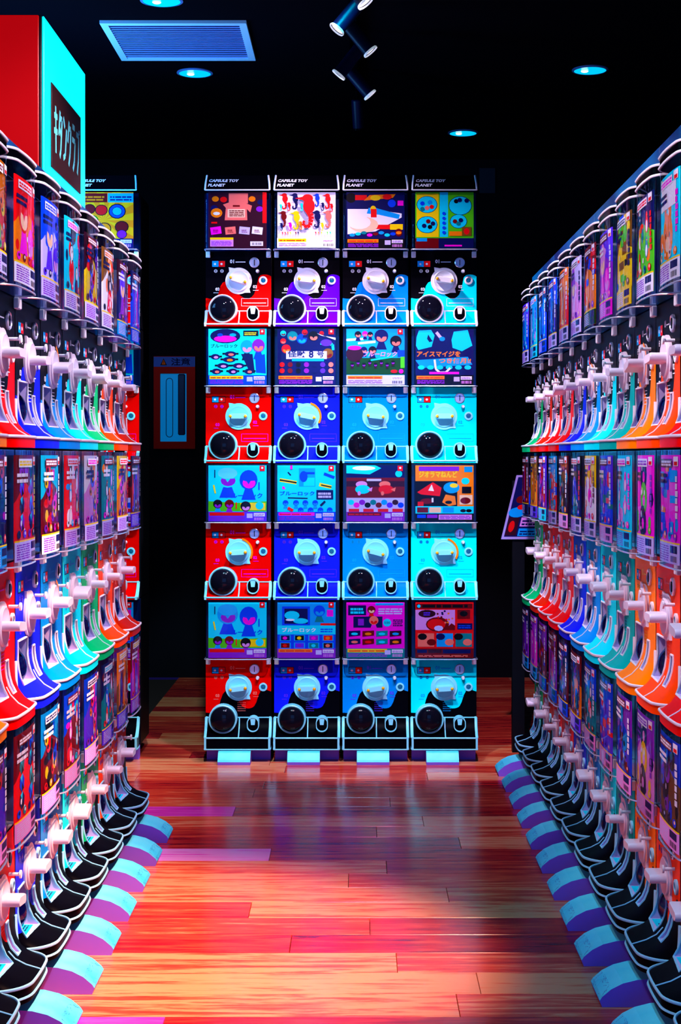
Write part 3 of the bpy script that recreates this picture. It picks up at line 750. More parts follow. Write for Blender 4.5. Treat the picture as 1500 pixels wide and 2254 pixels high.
def panel_prints(m, tier, tint, arc):
    """the flat print on the panel, each separate mark its own mesh"""
    X = lambda x: x / .262 + .5; Z = lambda z: (z + m.dz) / m.hp; d = tint; out = []
    def new(name): p = Print(.262, m.hp); out.append((name, p)); return p
    p = new('price_sticker')
    p.rect(X(-.107), Z(.241), X(-.052), Z(.268), 'K'); p.rect(X(-.105), Z(.243), X(-.080), Z(.266), 'A'); p.rect(X(-.079), Z(.243), X(-.054), Z(.266), 'R')
    p.ell(X(-.094), Z(.254), .018, .014, 'W', 8); p.ell(X(-.068), Z(.254), .018, .014, 'W', 8)
    p = new('printed_number'); p.text('01', X(-.034), Z(.257), .05, d, None, .03); p.line([(X(-.012), Z(.262)), (X(.028), Z(.262))], .003, d)
    p = new('printed_icon')
    for x in (-.091, -.066):
        p.ell(X(x), Z(.226), .026, .022, d, 12); p.ell(X(x), Z(.226), .020, .017, 'K' if tier == 'top' else tuple(max(0, c * .6) for c in COL[d]), 12); p.line([(X(x - .004), Z(.226)), (X(x + .004), Z(.226))], .002, d)
    if tier != 'bottom' or m is A:
        p = new('printed_number'); p.text('02', X(.058), Z(.157), .042, d, None, .03); p.line([(X(.058), Z(.149)), (X(.08), Z(.149))], .002, d)
        p = new('printed_number'); p.text('03', X(-.092), Z(.147), .042, d, None, .03); p.line([(X(-.10), Z(.139)), (X(-.08), Z(.139))], .002, d)
    p = new('small_print')
    if m is A and tier != 'bottom':
        x0, x1, z0, z1 = X(.012), X(.118), Z(.086), Z(.116); p.line([(x0, z0), (x1, z0), (x1, z1), (x0, z1), (x0, z0)], .0012, d); p.line([(X(.02), Z(.098)), (X(.11), Z(.098))], .003, d)
    else:
        rr = random.Random(3); p.many([[(X(-.004), Z(z)), (X(rr.uniform(.025, .033)), Z(z)), (X(.03), Z(z + .0015)), (X(-.004), Z(z + .0015))] for z in (.092, .100, .108, .116, .124)], d)
    if arc:
        p = new('orange_arc'); q = []
        for k in range(8):
            a, b = math.radians(75 - 13 * k), math.radians(75 - 13 * (k + 1)); r0, r1 = .050, .058
            q.append([(X(.001 + r * math.cos(t)), Z(.186 + r * math.sin(t))) for r, t in ((r0, a), (r1, a), (r1, b), (r0, b))])
        p.many(q, 'O')
    return [(n, p.mesh(n, (lambda x, y, l: (x, -.0078 - l, y)) if n == 'orange_arc' else (lambda x, y, l: (x, -.0008 - l, y)), None, .00004)) for n, p in out]


def shell(m, hc):
    g = G(); pl = plan(m); n = len(pl)
    z0, z1 = m.hp + .003, m.hp + hc - .003
    g.add([(x, y, z0) for x, y in pl] + [(x, y, z1) for x, y in pl], [(i, i + 1, n + i + 1, n + i) for i in range(n - 1)] + [tuple(range(n))])
    return g


def card_map(m):
    """cumulative arc of the case front, for bending a card along it"""
    pl = plan(m, None, 9); pl = [(x * .978, y * .955 + .0) for x, y in pl[1:-1]]
    s = [0.0]
    for a, b in zip(pl, pl[1:]): s.append(s[-1] + math.hypot(b[0] - a[0], b[1] - a[1]))
    tot = s[-1]; s = [v - tot / 2 for v in s]

    def f(x, y, l):
        for i in range(len(s) - 1):
            if x <= s[i + 1] or i == len(s) - 2:
                t = (x - s[i]) / (s[i + 1] - s[i]); a, b = pl[i], pl[i + 1]
                dx, dy = b[0] - a[0], b[1] - a[1]; L = math.hypot(dx, dy)
                return (a[0] + dx * t + dy / L * l, a[1] + dy * t - dx / L * l, m.hp + .012 + y)
    return f, s


MAPB = card_map(B)


def card_mesh(m, p):
    if m is A: return p.mesh('display_card', lambda x, y, l: (x, -.050 - l, A.hp + .008 + y))
    return p.mesh('display_card', MAPB[0], MAPB[1])


def make_machine(m, tier, colour, card, label, group, loc, rz, tilt, arc=False, lid=False, header=False, foot=False, lower_trim=None):
    bottom = tier == 'bottom'
    t = thing('capsule_machine', label, 'capsule machine', loc, rz, group)
    rows, P, base = spec_of(m, bottom); k = m.name
    hc = m.hc + (.014 if lid else 0)
    # cabinet behind the panel
    obj('cabinet', cached((k, 'cab', bottom, lid), lambda: box_mesh('cabinet', M_BODY, -HW + .001, .055, base + .001, HW - .001, .30, m.hp + hc - .001)), t)
    obj('case_back', cached((k, 'cback', lid), lambda: box_mesh('case_back', mat('case_back_navy', (.0, .012, .09), .12, spec=.5), -HW + .002, .0005, m.hp + .004, HW - .002, .0548, m.hp + hc - .002)), t)  # navy colour stands in for blue glints beside the card
    obj('front_panel', cached((k, 'pan', bottom, colour, tier), lambda: jpanel(m, bottom).mesh('front_panel', panel_mat(colour, tier), 30)), t)
    tint = {'top': 'W', 'middle': {'red': 'M', 'blue': 'V', 'violet': 'V', 'cyan': 'A', 'light blue': 'A', 'orange': 'Y', 'orange red': 'S', 'dark red': 'S'}.get(colour, 'C')}.get(tier) or {'red': 'S', 'cyan': 'A'}.get(colour, 'V')
    for n_, me_ in cached((k, 'prt', tier, tint, arc), lambda: panel_prints(m, tier, tint, arc)): obj(n_, me_, t)
    obj('clear_case', cached((k, 'case', lid), lambda: shell(m, hc).mesh('clear_case', M_CASE, 40)), t)
    def flange():
        g = G(); pl = plan(m, None, 9); g.tube([(x, y, m.hp + .003) for x, y in pl], .0022, 5); return g.mesh('case_flange', M_STEEL, 60)
    obj('case_flange', cached((k, 'fl'), flange), t)
    obj('display_card', card, t)
    # lip of the tray
    trim = lower_trim or M_WHITE
    def lip():
        g = G(); xs = [x for x, _ in plan(m, P)[1:-1]]; z = rows[-1][1]
        path = [(-HW, -tt * depth(m, HW, P) - .001, zz + .001) for tt, zz in rows[-6:]] + [(x, -depth(m, x, P) - .001, z + .001) for x in xs[1:-1]] + [(HW, -tt * depth(m, HW, P) - .001, zz + .001) for tt, zz in rows[:-7:-1]]
        g.tube(path, .0034, 6); return g.mesh('tray_lip', trim, 60)
    obj('tray_lip', cached((k, 'lip', bottom, trim.name), lip), t)
    def divider():
        g = G(); x = .004 if m is A else .012
        g.tube([(x, -tt * depth(m, x, P) - .0008, zz + .001) for tt, zz in (rows[1:] if m is A else rows[-4:])], .0028 if m is A else .0016, 5); return g.mesh('tray_divider', trim, 60)
    obj('tray_divider', cached((k, 'div', bottom, trim.name), divider), t)
    if bottom:
        def band():
            g = G(); z = base + (.034 if m is A else .012)
            g.tube([(x, y - .001, z if m is B else base + .002) for x, y in plan(m, P)], .003, 5); return g.mesh('skirt_band', trim, 60)
        obj('skirt_band', cached((k, 'band', trim.name), band), t)
    if m is A:
        def top_edge():
            g = G(); g.tube([(-HW, -.001, .066), (HW, -.001, .066)], .0024, 5); return g.mesh('tray_top_edge', trim, 60)
        obj('tray_top_edge', cached((k, 'te', trim.name), top_edge), t)
        for s in (-1, 1):
            def side(s=s):
                g = G(); M = Matrix.Translation((s * HW - (.008 if s > 0 else 0), 0, 0)) @ Matrix(((0, 0, 1, 0), (1, 0, 0, 0), (0, 1, 0, 0), (0, 0, 0, 1)))
                g.prism([(.0, .070)] + [(-tt * P - .002, zz + .004) for tt, zz in rows[2:]] + [(-P - .002, base), (0, base)], M, .008); return g.mesh('tray_side', trim)
            obj('tray_side', cached((k, 'ts', s, bottom, trim.name), side), t)
        zc = .071 if not bottom else .066
        def cup():
            g = G(); g.lathe([(.0565, 0), (.0565, .050), (.0535, .052), (.0500, .050), (.050, .03)], front_at(-.059, zc), 36, True, True); return g.mesh('chute_ring', trim, 35)
        obj('chute_ring', cached((k, 'cup', bottom, trim.name), cup), t)
        def dome():
            g = G(); g.lathe([(.0495, .046)] + [(.0495 * math.cos(a), .050 + .024 * math.sin(a)) for a in [i * PI / 16 for i in range(8)]] + [(.002, .074)], front_at(-.059, zc), 36); return g.mesh('chute_dome', M_DOME, 60)
        obj('chute_dome', cached((k, 'dome', bottom), dome), t)
        zr = .052 if not bottom else .046
        def ring():
            g = G(); L = [(.024 * math.cos(a), .024 * math.sin(a) + (.006 if math.sin(a) > 0 else -.006)) for a in [2 * PI * i / 28 for i in range(28)]]
            M = front_at(.061, zr); o = [M @ Vector((u, v, 0)) for u, v in L] + [M @ Vector((u, v, .052)) for u, v in L] + [M @ Vector((u * .86, v * .86, .052)) for u, v in L] + [M @ Vector((u * .86, v * .86, .02)) for u, v in L]
            n = 28; g.add(o, [(a * n + i, a * n + (i + 1) % n, (a + 1) * n + (i + 1) % n, (a + 1) * n + i) for a in range(3) for i in range(n)]); return g.mesh('coin_return_ring', trim, 40)
        obj('coin_return_ring', cached((k, 'ring', bottom, trim.name), ring), t)
        def hole():
            g = G(); L = [(.0212 * math.cos(a), .0212 * math.sin(a) + (.005 if math.sin(a) > 0 else -.005)) for a in [2 * PI * i / 24 for i in range(24)]]
            g.prism(L, front_at(.061, zr), .044); return g.mesh('coin_return_hole', M_CAP)
        obj('coin_return_hole', cached((k, 'hole', bottom), hole), t)
        def flap():
            g = G(); g.prism([(-.011, .024), (.011, .024), (.007, -.004), (-.007, -.004)], front_at(.061, zr + .002), .050); return g.mesh('coin_flap', trim)
        obj('coin_flap', cached((k, 'flap', bottom, trim.name), flap), t)
    else:
        for wn in ('chute', 'slot'):
            w_, r_ = cached((k, wn, bottom, trim.name), lambda: (lambda a: (a[0].mesh(wn + '_well', M_WELL), a[1].mesh(wn + '_rim', trim, 60)))(well(m, bottom, wn)))
            wo = obj(wn + '_well', w_, t); obj(wn + '_rim', r_, wo)
        def dome():
            g = G(); z = .085 + (.026 if bottom else 0)
            g.lathe([(.046 * math.cos(a), .040 * math.sin(a)) for a in [i * PI / 16 for i in range(8)]] + [(.002, .040)], front_at(-.062, z, .030), 24); return g.mesh('chute_dome', M_SMOKE, 60)
        do = obj('chute_dome', cached((k, 'dome', bottom), dome), t)
        def dring():
            g = G(); z = .085 + (.026 if bottom else 0)
            g.tube([(-.062 + .047 * math.cos(a), .012, z + .047 * math.sin(a)) for a in [2 * PI * i / 24 for i in range(24)]], .0016, 4, True); return g.mesh('dome_ring', M_STEEL, 60)
        obj('dome_ring', cached((k, 'dring', bottom), dring), do)
        if bottom:
            def stick():
                p = Print(.086, .05); rr = random.Random(2); p.rect(0, 0, 1, 1, 'C'); p.ell(.12, .75, .1, .16, 'Y', 10); p.ell(.3, .7, .1, .16, 'P', 10); p.dashes(.42, .15, .95, .85, 5, 'N', rr)
                z = rows[-3][1]
                return p.mesh('floor_sticker', lambda x, y, l: (-.062 + x, y - .016, z + .0008 + l))
            obj('floor_sticker', cached((k, 'stick'), stick), t, label='pale cyan sticker with dark lines of print')
    # handle, lock, button, coin slot
    obj('knob_plate', cached((k, 'plate', trim.name), lambda: kb_plate(m).mesh('knob_plate', M_KNOB if m is B else trim, 30)), t)
    obj('knob', cached((k, 'knob', trim.name), lambda: knob(m).mesh('knob', M_KNOB if m is B else trim, 35)), t)
    bar = obj('knob_bar', cached((k, 'bar', tilt, trim.name), lambda: knob_bar(m, tilt).mesh('knob_bar', M_KNOB if m is B else trim, 35)), t)
    for s in (-1, 1) if m is A else ():
        def rivet(s=s):
            g = G(); M = front_at(.001, .186 + m.dz) @ Matrix.Rotation(tilt, 4, 'Z') @ Matrix.Translation((s * .030, 0, .048))
            g.lathe([(.0062, 0), (.0062, .003), (.003, .005)], M, 10); return g.mesh('rivet', M_YEL, 60)
        obj('rivet', cached((k, 'riv', s, tilt), rivet), bar, label='yellow rivet')
    def coin():
        g = G(); g.lathe([(.0205, 0), (.0205, .004), (.018, .006), (.017, .004)], front_at(.064, .2595 + m.dz), 22); return g.mesh('coin_slot_plate', M_STEEL, 30)
    cp = obj('coin_slot_plate', cached((k, 'coin'), coin), t)
    def slotm():
        g = G(); g.box(.0625, -.0062, .248 + m.dz, .0655, -.003, .271 + m.dz); return g.mesh('coin_slot', M_CAP)
    obj('coin_slot', cached((k, 'cs'), slotm), cp)
    def button():
        g = G(); g.lathe([(.0075, 0), (.0075, .010), (.005, .018), (.005, .022)], front_at(.077, .225 + m.dz), 12)
        if m is B: g.v = []; g.f = []; g.mi = []; g.lathe([(.004, 0), (.004, .024), (.009, .024), (.009, .028)], front_at(.074, .236), 10)
        return g.mesh('return_button', M_WHITE, 40)
    obj('return_button', cached((k, 'btn'), button), t)
    def lock():
        g = G(); g.lathe([(.0168, 0), (.0168, .005), (.0105, .006), (.009, .002)], front_at(.099, .188 + m.dz), 20); return g.mesh('lock_ring', trim, 30)
    lk = obj('lock_ring', cached((k, 'lock', trim.name), lock), t)
    def core():
        g = G(); g.lathe([(.0088, .0), (.0088, .004), (.004, .005)], front_at(.099, .188 + m.dz), 14); return g.mesh('lock_core', mat('lock_core', (0.0, .12, .25), .25), 30)
    obj('lock_core', cached((k, 'core'), core), lk)
    for s in (-1, 1):
        def br(s=s):
            g = G(); bw = .009 if m is A else .0055; x = s * (HW - .001 - bw); g.bbox(x - bw, -.012, m.hp - .024, x + bw, .0, m.hp + .001, .002); return g.mesh('corner_bracket', M_WHITE)
        obj('corner_bracket', cached((k, 'br', s), br), t)
    if lid:
        def cap():
            g = G(); pl = plan(m, None, 9); n = len(pl); z0, z1 = m.hp + hc - .002, m.hp + hc + .022
            g.add([(x, y, z0) for x, y in pl] + [(x, y, z1) for x, y in pl], [(i, i + 1, n + i + 1, n + i) for i in range(n - 1)] + [tuple(range(n))[::-1], tuple(range(n, 2 * n))]); return g.mesh('lid', M_CAP, 40)
        lo = obj('lid', cached((k, 'lid'), cap), t)
        for z in (m.hp + hc, m.hp + hc + .022):
            def tr(z=z):
                g = G(); g.tube([(x, y - .001, z) for x, y in plan(m, None, 9)], .003, 6); return g.mesh('lid_trim', M_WHITE, 60)
            obj('lid_trim', cached((k, 'ltrim', z), tr), lo)
    if header:
        def hd():
            g = G(); z = m.hp + hc
            g.prism([(-.060, z), (-.035, z + .062), (.05, z + .062), (.05, z)], Matrix.Translation((-HW + .006, 0, 0)) @ Matrix(((0, 0, 1, 0), (1, 0, 0, 0), (0, 1, 0, 0), (0, 0, 0, 1))), 2 * HW - .012); return g.mesh('header', M_CAP)
        ho = obj('header', cached((k, 'hd'), hd), t)
        for s in (-1, 1):
            def hs(s=s):
                g = G(); z = m.hp + hc; g.tube([(s * (HW - .003), -.060, z), (s * (HW - .0045), -.052, z + .026), (s * (HW - .009), -.036, z + .062)], .0036, 6); return g.mesh('header_side', trim, 60)
            obj('header_side', cached((k, 'hs', s, trim.name), hs), ho)
        def he():
            g = G(); z = m.hp + hc; g.tube([(-HW + .003, -.061, z), (HW - .003, -.061, z)], .0026, 6); return g.mesh('header_edge', trim, 60)
        obj('header_edge', cached((k, 'he', trim.name), he), ho)
        def ht():
            p = Print(.255, .06); p.text('CAPSULE TOY', .05, .56, .2, 'W', .46, .035, .06); p.text('PLANET', .04, .24, .2, 'W', .26, .035, .06); z = m.hp + hc
            return p.mesh('header_lettering', lambda x, y, l: (x, -.0605 + y * .42 - l - .0005, z + y))
        obj('header_lettering', cached((k, 'ht'), ht), ho, label='white lettering')
    if foot:
        def ft():
            g = G(); z0 = -loc[2]
            if m is A: prof = [(-.105, z0), (-.108, z0 + .012), (-.104, z0 + .020), (-.085, z0 + .044), (-.060, z0 + .050), (.0, z0 + .050), (.0, z0)]
            else: prof = [(-.158, z0), (-.163, z0 + .014), (-.158, z0 + .022), (-.138, z0 + .039), (-.112, z0 + .052), (-.08, z0 + .060), (-.03, z0 + .063), (-.03, z0)]
            wd = .064; M = Matrix.Translation((-wd - (.01 if m is A else 0), 0, 0)) @ Matrix(((0, 0, 1, 0), (1, 0, 0, 0), (0, 1, 0, 0), (0, 0, 0, 1)))
            g.prism(prof, M, 2 * wd)
            g.mi = [1, 1] + [1 if i in (0, len(prof) - 1) else 0 for i in range(len(prof))]
            return g.mesh('foot', [M_FOOT, M_FOOTD])
        obj('foot', cached((k, 'foot'), ft), t, label='cyan foot block, sides tinted violet for floor bounce')
        def ftr():
            g = G(); z0 = -loc[2]; g.box(-HW + .003, .01, z0, HW - .003, .05, base + z0 * 0 - .0005); return g.mesh('plinth', M_FOOTD)
        obj('plinth', cached((k, 'plinth'), ftr), t)
    return t


# ------------------------------------------------------------------ the room
M_DARK = noisy('dark_wall', (.0015, .0015, .004), (.003, .003, .008), 2, .6, spec=.08)
M_CEIL = mat('black_ceiling', (.0012, .0012, .003), .9, spec=.02)
CEIL = 2.85
struct('ceiling', box_mesh('ceiling', M_CEIL, -1.6, -1.0, CEIL, 1.7, 8.6, CEIL + .1))
struct('wall_back', box_mesh('wall_back', M_DARK, -1.6, 8.4, 0, 1.7, 8.5, CEIL))
struct('wall_left', box_mesh('wall_left', M_DARK, -1.7, 2.2, 0, -1.6, 8.5, CEIL))
struct('wall_right', box_mesh('wall_right', M_DARK, 1.6, 2.2, 0, 1.7, 8.5, CEIL))
floor = struct('floor', box_mesh('floor', mat('subfloor', (.02, .004, .004), .8), -1.6, -1.0, -.06, 1.7, 8.4, -.012))


def plank_mat(pink):
    m = mat('plank_pink' if pink else 'plank_wood', (.8, .08, .03), .19, spec=.45); nt = m.node_tree; N = nt.nodes.new; L = nt.links.new; b = nt.nodes['Principled BSDF']
    tc = N('ShaderNodeTexCoord'); oi = N('ShaderNodeObjectInfo'); ad = N('ShaderNodeVectorMath'); ad.operation = 'ADD'; sc_ = N('ShaderNodeVectorMath'); sc_.operation = 'SCALE'
    cb = N('ShaderNodeCombineXYZ'); mu = N('ShaderNodeMath'); mu.operation = 'MULTIPLY'; mu.inputs[1].default_value = 37.0
    L(oi.outputs['Random'], mu.inputs[0]); L(mu.outputs[0], cb.inputs[0]); L(mu.outputs[0], cb.inputs[1]); L(tc.outputs['Object'], ad.inputs[0]); L(cb.outputs[0], ad.inputs[1])
    mp = N('ShaderNodeMapping'); mp.inputs['Scale'].default_value = (3.2, 46, 1); L(ad.outputs[0], mp.inputs[0])
    n = N('ShaderNodeTexNoise'); n.inputs['Scale'].default_value = 1.0; n.inputs['Detail'].default_value = 7; n.inputs['Roughness'].default_value = .62; n.inputs['Distortion'].default_value = .5; L(mp.outputs[0], n.inputs[0])
    mp2 = N('ShaderNodeMapping'); mp2.inputs['Scale'].default_value = (14, 260, 1); L(ad.outputs[0], mp2.inputs[0])
    n2 = N('ShaderNodeTexNoise'); n2.inputs['Scale'].default_value = 1.0; n2.inputs['Detail'].default_value = 3; L(mp2.outputs[0], n2.inputs[0])
    s1 = N('ShaderNodeMath'); s1.operation = 'MULTIPLY_ADD'; s1.inputs[1].default_value = .28; L(n2.outputs['Fac'], s1.inputs[0]); L(n.outputs['Fac'], s1.inputs[2])
    s2 = N('ShaderNodeMath'); s2.operation = 'MULTIPLY_ADD'; s2.inputs[1].default_value = .42; L(oi.outputs['Random'], s2.inputs[0]); L(s1.outputs[0], s2.inputs[2])
    r = N('ShaderNodeValToRGB'); e = r.color_ramp.elements; e[0].position = .46; e[1].position = 1.14
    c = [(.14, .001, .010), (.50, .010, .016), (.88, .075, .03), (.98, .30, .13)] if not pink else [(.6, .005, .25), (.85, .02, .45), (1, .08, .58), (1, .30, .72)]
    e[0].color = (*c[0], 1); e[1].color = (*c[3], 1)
    for q, v in ((.66, c[1]), (.88, c[2])): x = e.new(q); x.color = (*v, 1)
    L(s2.outputs[0], r.inputs[0]); L(r.outputs[0], b.inputs['Base Color'])
    bp = N('ShaderNodeBump'); bp.inputs['Strength'].default_value = .25; bp.inputs['Distance'].default_value = .001; L(n.outputs['Fac'], bp.inputs['Height']); L(bp.outputs[0], b.inputs['Normal'])
    return m


def build_floor():
    W = .1421; rnd = random.Random(11); wood, pink = plank_mat(False), plank_mat(True)
    joints = {0: 1009, 1: 1054, 2: 874, 3: 640, 4: 814.6, 5: 550.7, 6: 986, 7: 767.6, 8: 851.5, 9: 595, 10: 1013, 11: 829.6, 12: 932, 13: 516}
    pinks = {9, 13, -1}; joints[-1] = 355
    x0, x1 = -.98, .95
    for n in range(-6, 36):
        ya = 3.304 + W * n; yb = ya + W; ym = (ya + yb) / 2
        j = (joints[n] - 786) * ym / 3361 if n in joints else rnd.uniform(-.45, .45)
        cuts = sorted([c for c in (j - 1.1, j, j + 1.1) if x0 + .05 < c < x1 - .05])
        ends = [x0] + cuts + [x1]
        for k, (a, b) in enumerate(zip(ends, ends[1:])):
            g = G(); hx, hy = (b - a) / 2 - .0007, W / 2 - .0007; g.bbox(-hx, -hy, -.012, hx, hy, 0, .0009)
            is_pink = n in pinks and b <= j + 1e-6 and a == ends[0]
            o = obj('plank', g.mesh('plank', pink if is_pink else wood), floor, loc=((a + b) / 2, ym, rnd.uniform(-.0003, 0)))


build_floor()

# ------------------------------------------------------------------ the rows
ORD = ['first', 'second', 'third', 'fourth', 'fifth', 'sixth', 'seventh', 'eighth', 'ninth', 'tenth', 'eleventh', 'twelfth']
BASES = {'top': 1.231, 'middle': .651, 'bottom': .071}
PW = .270
TILTS = [0.0, -.06, .05, -.12, .2]
LEFT_COL = ['orange', 'red', 'blue', 'light blue', 'cyan', 'green', 'orange red', 'dark red']            # near to far
RIGHT_COL = ['blue', 'red', 'orange red', 'orange', 'teal', 'cyan', 'light blue', 'blue', 'red', 'red', 'dark red', 'green']   # near to far
# card: background, upper shape, motif, motif colours, small-print ground, title colour, short description
LS = {
    'top': [('R', 'O', 'blob', 'YODG', 'L', 'D', 'red and yellow'), ('O', 'R', 'face', 'RMD', 'W', 'R', 'orange and magenta'), ('L', 'B', 'face', 'BVN', 'L', 'B', 'pale blue'), ('C', 'C', 'clock', 'RN', 'W', 'M', 'cyan clock'),
            ('Y', 'U', 'blob', 'BDPR', 'L', 'W', 'dark red and yellow'), ('W', 'E', 'donut', 'OKR', 'W', 'O', 'white and orange'), ('N', 'U', 'face', 'VPD', 'A', 'W', 'navy'), ('B', 'N', 'stripe', 'BVAM', 'B', 'W', 'blue')],
    'middle': [('N', 'D', 'blob', 'RMBG', 'A', 'W', 'dark mixed'), ('R', 'D', 'gem', 'PNV', 'L', 'Y', 'red gem'), ('D', 'C', 'blob', 'RPYM', 'W', 'W', 'cyan topped brown'), ('R', 'R', 'bird', 'KWA', 'L', 'R', 'red bird'),
               ('H', 'W', 'blob', 'OMVO', 'L', 'M', 'pink'), ('T', 'T', 'bird', 'OMD', 'L', 'W', 'teal'), ('O', 'Y', 'blob', 'MPDR', 'L', 'R', 'yellow orange'), ('D', 'U', 'stripe', 'RVNP', 'V', 'W', 'dark red striped')],
    'bottom': [('V', 'N', 'blob', 'PBRM', 'H', 'W', 'violet'), ('R', 'D', 'gem', 'NBT', 'H', 'W', 'red gem'), ('D', 'A', 'blob', 'KRYB', 'H', 'N', 'brown'), ('D', 'B', 'bird', 'CRM', 'H', 'W', 'dark red blue'),
               ('V', 'B', 'blob', 'OPRM', 'H', 'N', 'violet and orange'), ('T', 'N', 'bird', 'DRB', 'V', 'C', 'teal'), ('E', 'O', 'stripe', 'ONDO', 'V', 'Y', 'brown orange'), ('P', 'D', 'stripe', 'MRVP', 'P', 'Y', 'purple striped')]}
RS = {
    'top': [('U', 'N', 'blob', 'PRV', 'L', 'W', 'dark purple'), ('C', 'C', 'rabbit', 'OI', 'W', 'M', 'cyan rabbit'), ('G', 'N', 'bird', 'TRO', 'W', 'R', 'teal and green'), ('Y', 'E', 'blocks', 'KBYGE', 'Y', 'N', 'yellow green'), ('P', 'V', 'face', 'HMO', 'M', 'W', 'purple'),
            ('O', 'D', 'blocks', 'RBODP', 'F', 'W', 'orange and blue'), ('H', 'L', 'face', 'PHM', 'L', 'N', 'pink'), ('R', 'O', 'stripe', 'DORY', 'L', 'W', 'red orange'), ('N', 'B', 'stripe', 'BNVA', 'L', 'W', 'dark blue'), ('B', 'N', 'stripe', 'ABCN', 'B', 'W', 'blue striped'), ('C', 'A', 'stripe', 'CAHB', 'C', 'B', 'cyan'), ('B', 'V', 'stripe', 'CABN', 'L', 'W', 'blue cyan')],
    'middle': [('V', 'P', 'blocks', 'BPAV', 'L', 'W', 'violet blocks'), ('M', 'M', 'blocks', 'MBOAP', 'L', 'W', 'magenta block'), ('M', 'M', 'donut', 'NGK', 'L', 'P', 'magenta donut'), ('C', 'C', 'bird', 'HMP', 'C', 'M', 'cyan bird'), ('B', 'V', 'blocks', 'BVTRP', 'H', 'W', 'blue violet'), ('W', 'Y', 'bird', 'MRP', 'L', 'D', 'white and yellow'),
               ('N', 'K', 'donut', 'NBT', 'L', 'R', 'dark blue'), ('U', 'D', 'blob', 'OCKP', 'H', 'W', 'dark orange'), ('R', 'A', 'blocks', 'ABRAT', 'L', 'W', 'red and blue'), ('P', 'V', 'blob', 'HMRB', 'C', 'W', 'purple'), ('O', 'E', 'stripe', 'ODYE', 'V', 'D', 'gold'), ('D', 'U', 'stripe', 'RDNP', 'N', 'W', 'dark red')],
    'bottom': [('B', 'V', 'blob', 'PBNA', 'H', 'W', 'blue'), ('E', 'B', 'blob', 'BPNK', 'H', 'W', 'brown gold'), ('H', 'P', 'donut', 'NYK', 'H', 'P', 'pink donut'), ('B', 'P', 'blob', 'DVPA', 'H', 'W', 'blue and purple'), ('V', 'B', 'blocks', 'BNRVP', 'H', 'W', 'blue violet'), ('T', 'B', 'bird', 'RDN', 'H', 'W', 'teal bird'),
               ('O', 'D', 'blob', 'BNPD', 'V', 'N', 'brown orange'), ('D', 'N', 'blob', 'BAPR', 'B', 'W', 'dark red and blue'), ('P', 'D', 'stripe', 'RMPD', 'B', 'W', 'red purple'), ('D', 'P', 'blocks', 'RPVD', 'B', 'W', 'dark purple'), ('M', 'P', 'stripe', 'MPHV', 'A', 'W', 'pink striped'), ('P', 'N', 'stripe', 'VPND', 'A', 'W', 'dim purple')]}
tiername = {'top': 'uppermost', 'middle': 'middle', 'bottom': 'lowest'}
M_TL = mat('low_trim_cyan_lit', (.28, .72, .95), .35)  # white trim of the lowest tier, cyan light put into its colour


def build_row(side, cols, specs, xpanel, rz, zfar, n):
    for i in range(n):
        yc = zfar - PW * (n - 1 - i) - PW / 2
        for tier in ('top', 'middle', 'bottom'):
            sp = specs[tier][i]
            lab = f'{cols[i]} capsule machine, {sp[6]} card, {tiername[tier]} of {ORD[i]} {side}-row column from the front'
            make_machine(B, tier, cols[i], card_mesh(B, side_card(sp[:6], hash_(side, tier, i))), lab, f'{tiername[tier]} capsule machines of the {side} row', (xpanel, yc, BASES[tier]), rz,
                         TILTS[(i * 2 + len(tier)) % 5], arc=(i + len(tier)) % 3 == 0, lid=tier == 'top', foot=tier == 'bottom', lower_trim=M_TL if tier == 'bottom' else None)


def hash_(side, tier, i): return (17 if side == 'left' else 91) + len(tier) * 131 + i * 7


build_row('left', LEFT_COL, LS, -.755, PI / 2, 4.99, 8)
build_row('right', RIGHT_COL, RS, .698, -PI / 2, 5.99, 12)

CARDS = back_cards()
ACOL = ['red', 'blue', 'light blue', 'cyan']
ABASE = [1.730, 1.188, .646, .104]
ATIER = ['top', 'middle', 'middle', 'bottom']
AN = ['top tier', 'second tier down', 'third tier down', 'lowest tier']
YB = 6.11
for r in range(4):
    for c in range(4):
        desc, pr = CARDS[r * 4 + c]
        colour = 'violet' if (r == 0 and c == 1) else ACOL[c]
        make_machine(A, ATIER[r], colour, card_mesh(A, pr), f'{colour} capsule machine with {desc}, {AN[r]}, end stack', 'capsule machines of the end stack', (-.474 + .274 * c, YB, ABASE[r]), 0,
                     [-.3, -.12, -.2, -.15, 0, -.2, -.1, 0, .05, .0, -.25, .02, .12, .03, .15, .05][r * 4 + c], arc=(r, c) in ((1, 1), (2, 0), (2, 3)), header=r == 0, foot=r == 3, lower_trim=M_WHITE if r == 0 else M_TRIMB)
for r in range(4):
    desc, pr = CARDS[16] if r == 0 else CARDS[(4, 10, 13)[r - 1]]
    make_machine(A, ATIER[r], 'red', card_mesh(A, pr), f'red capsule machine with {desc}, {AN[r]} behind the left row', 'capsule machines behind the left row', (-1.003, YB, ABASE[r]), 0, .1 * r, header=r == 0, foot=r == 3, lower_trim=M_TRIMB)

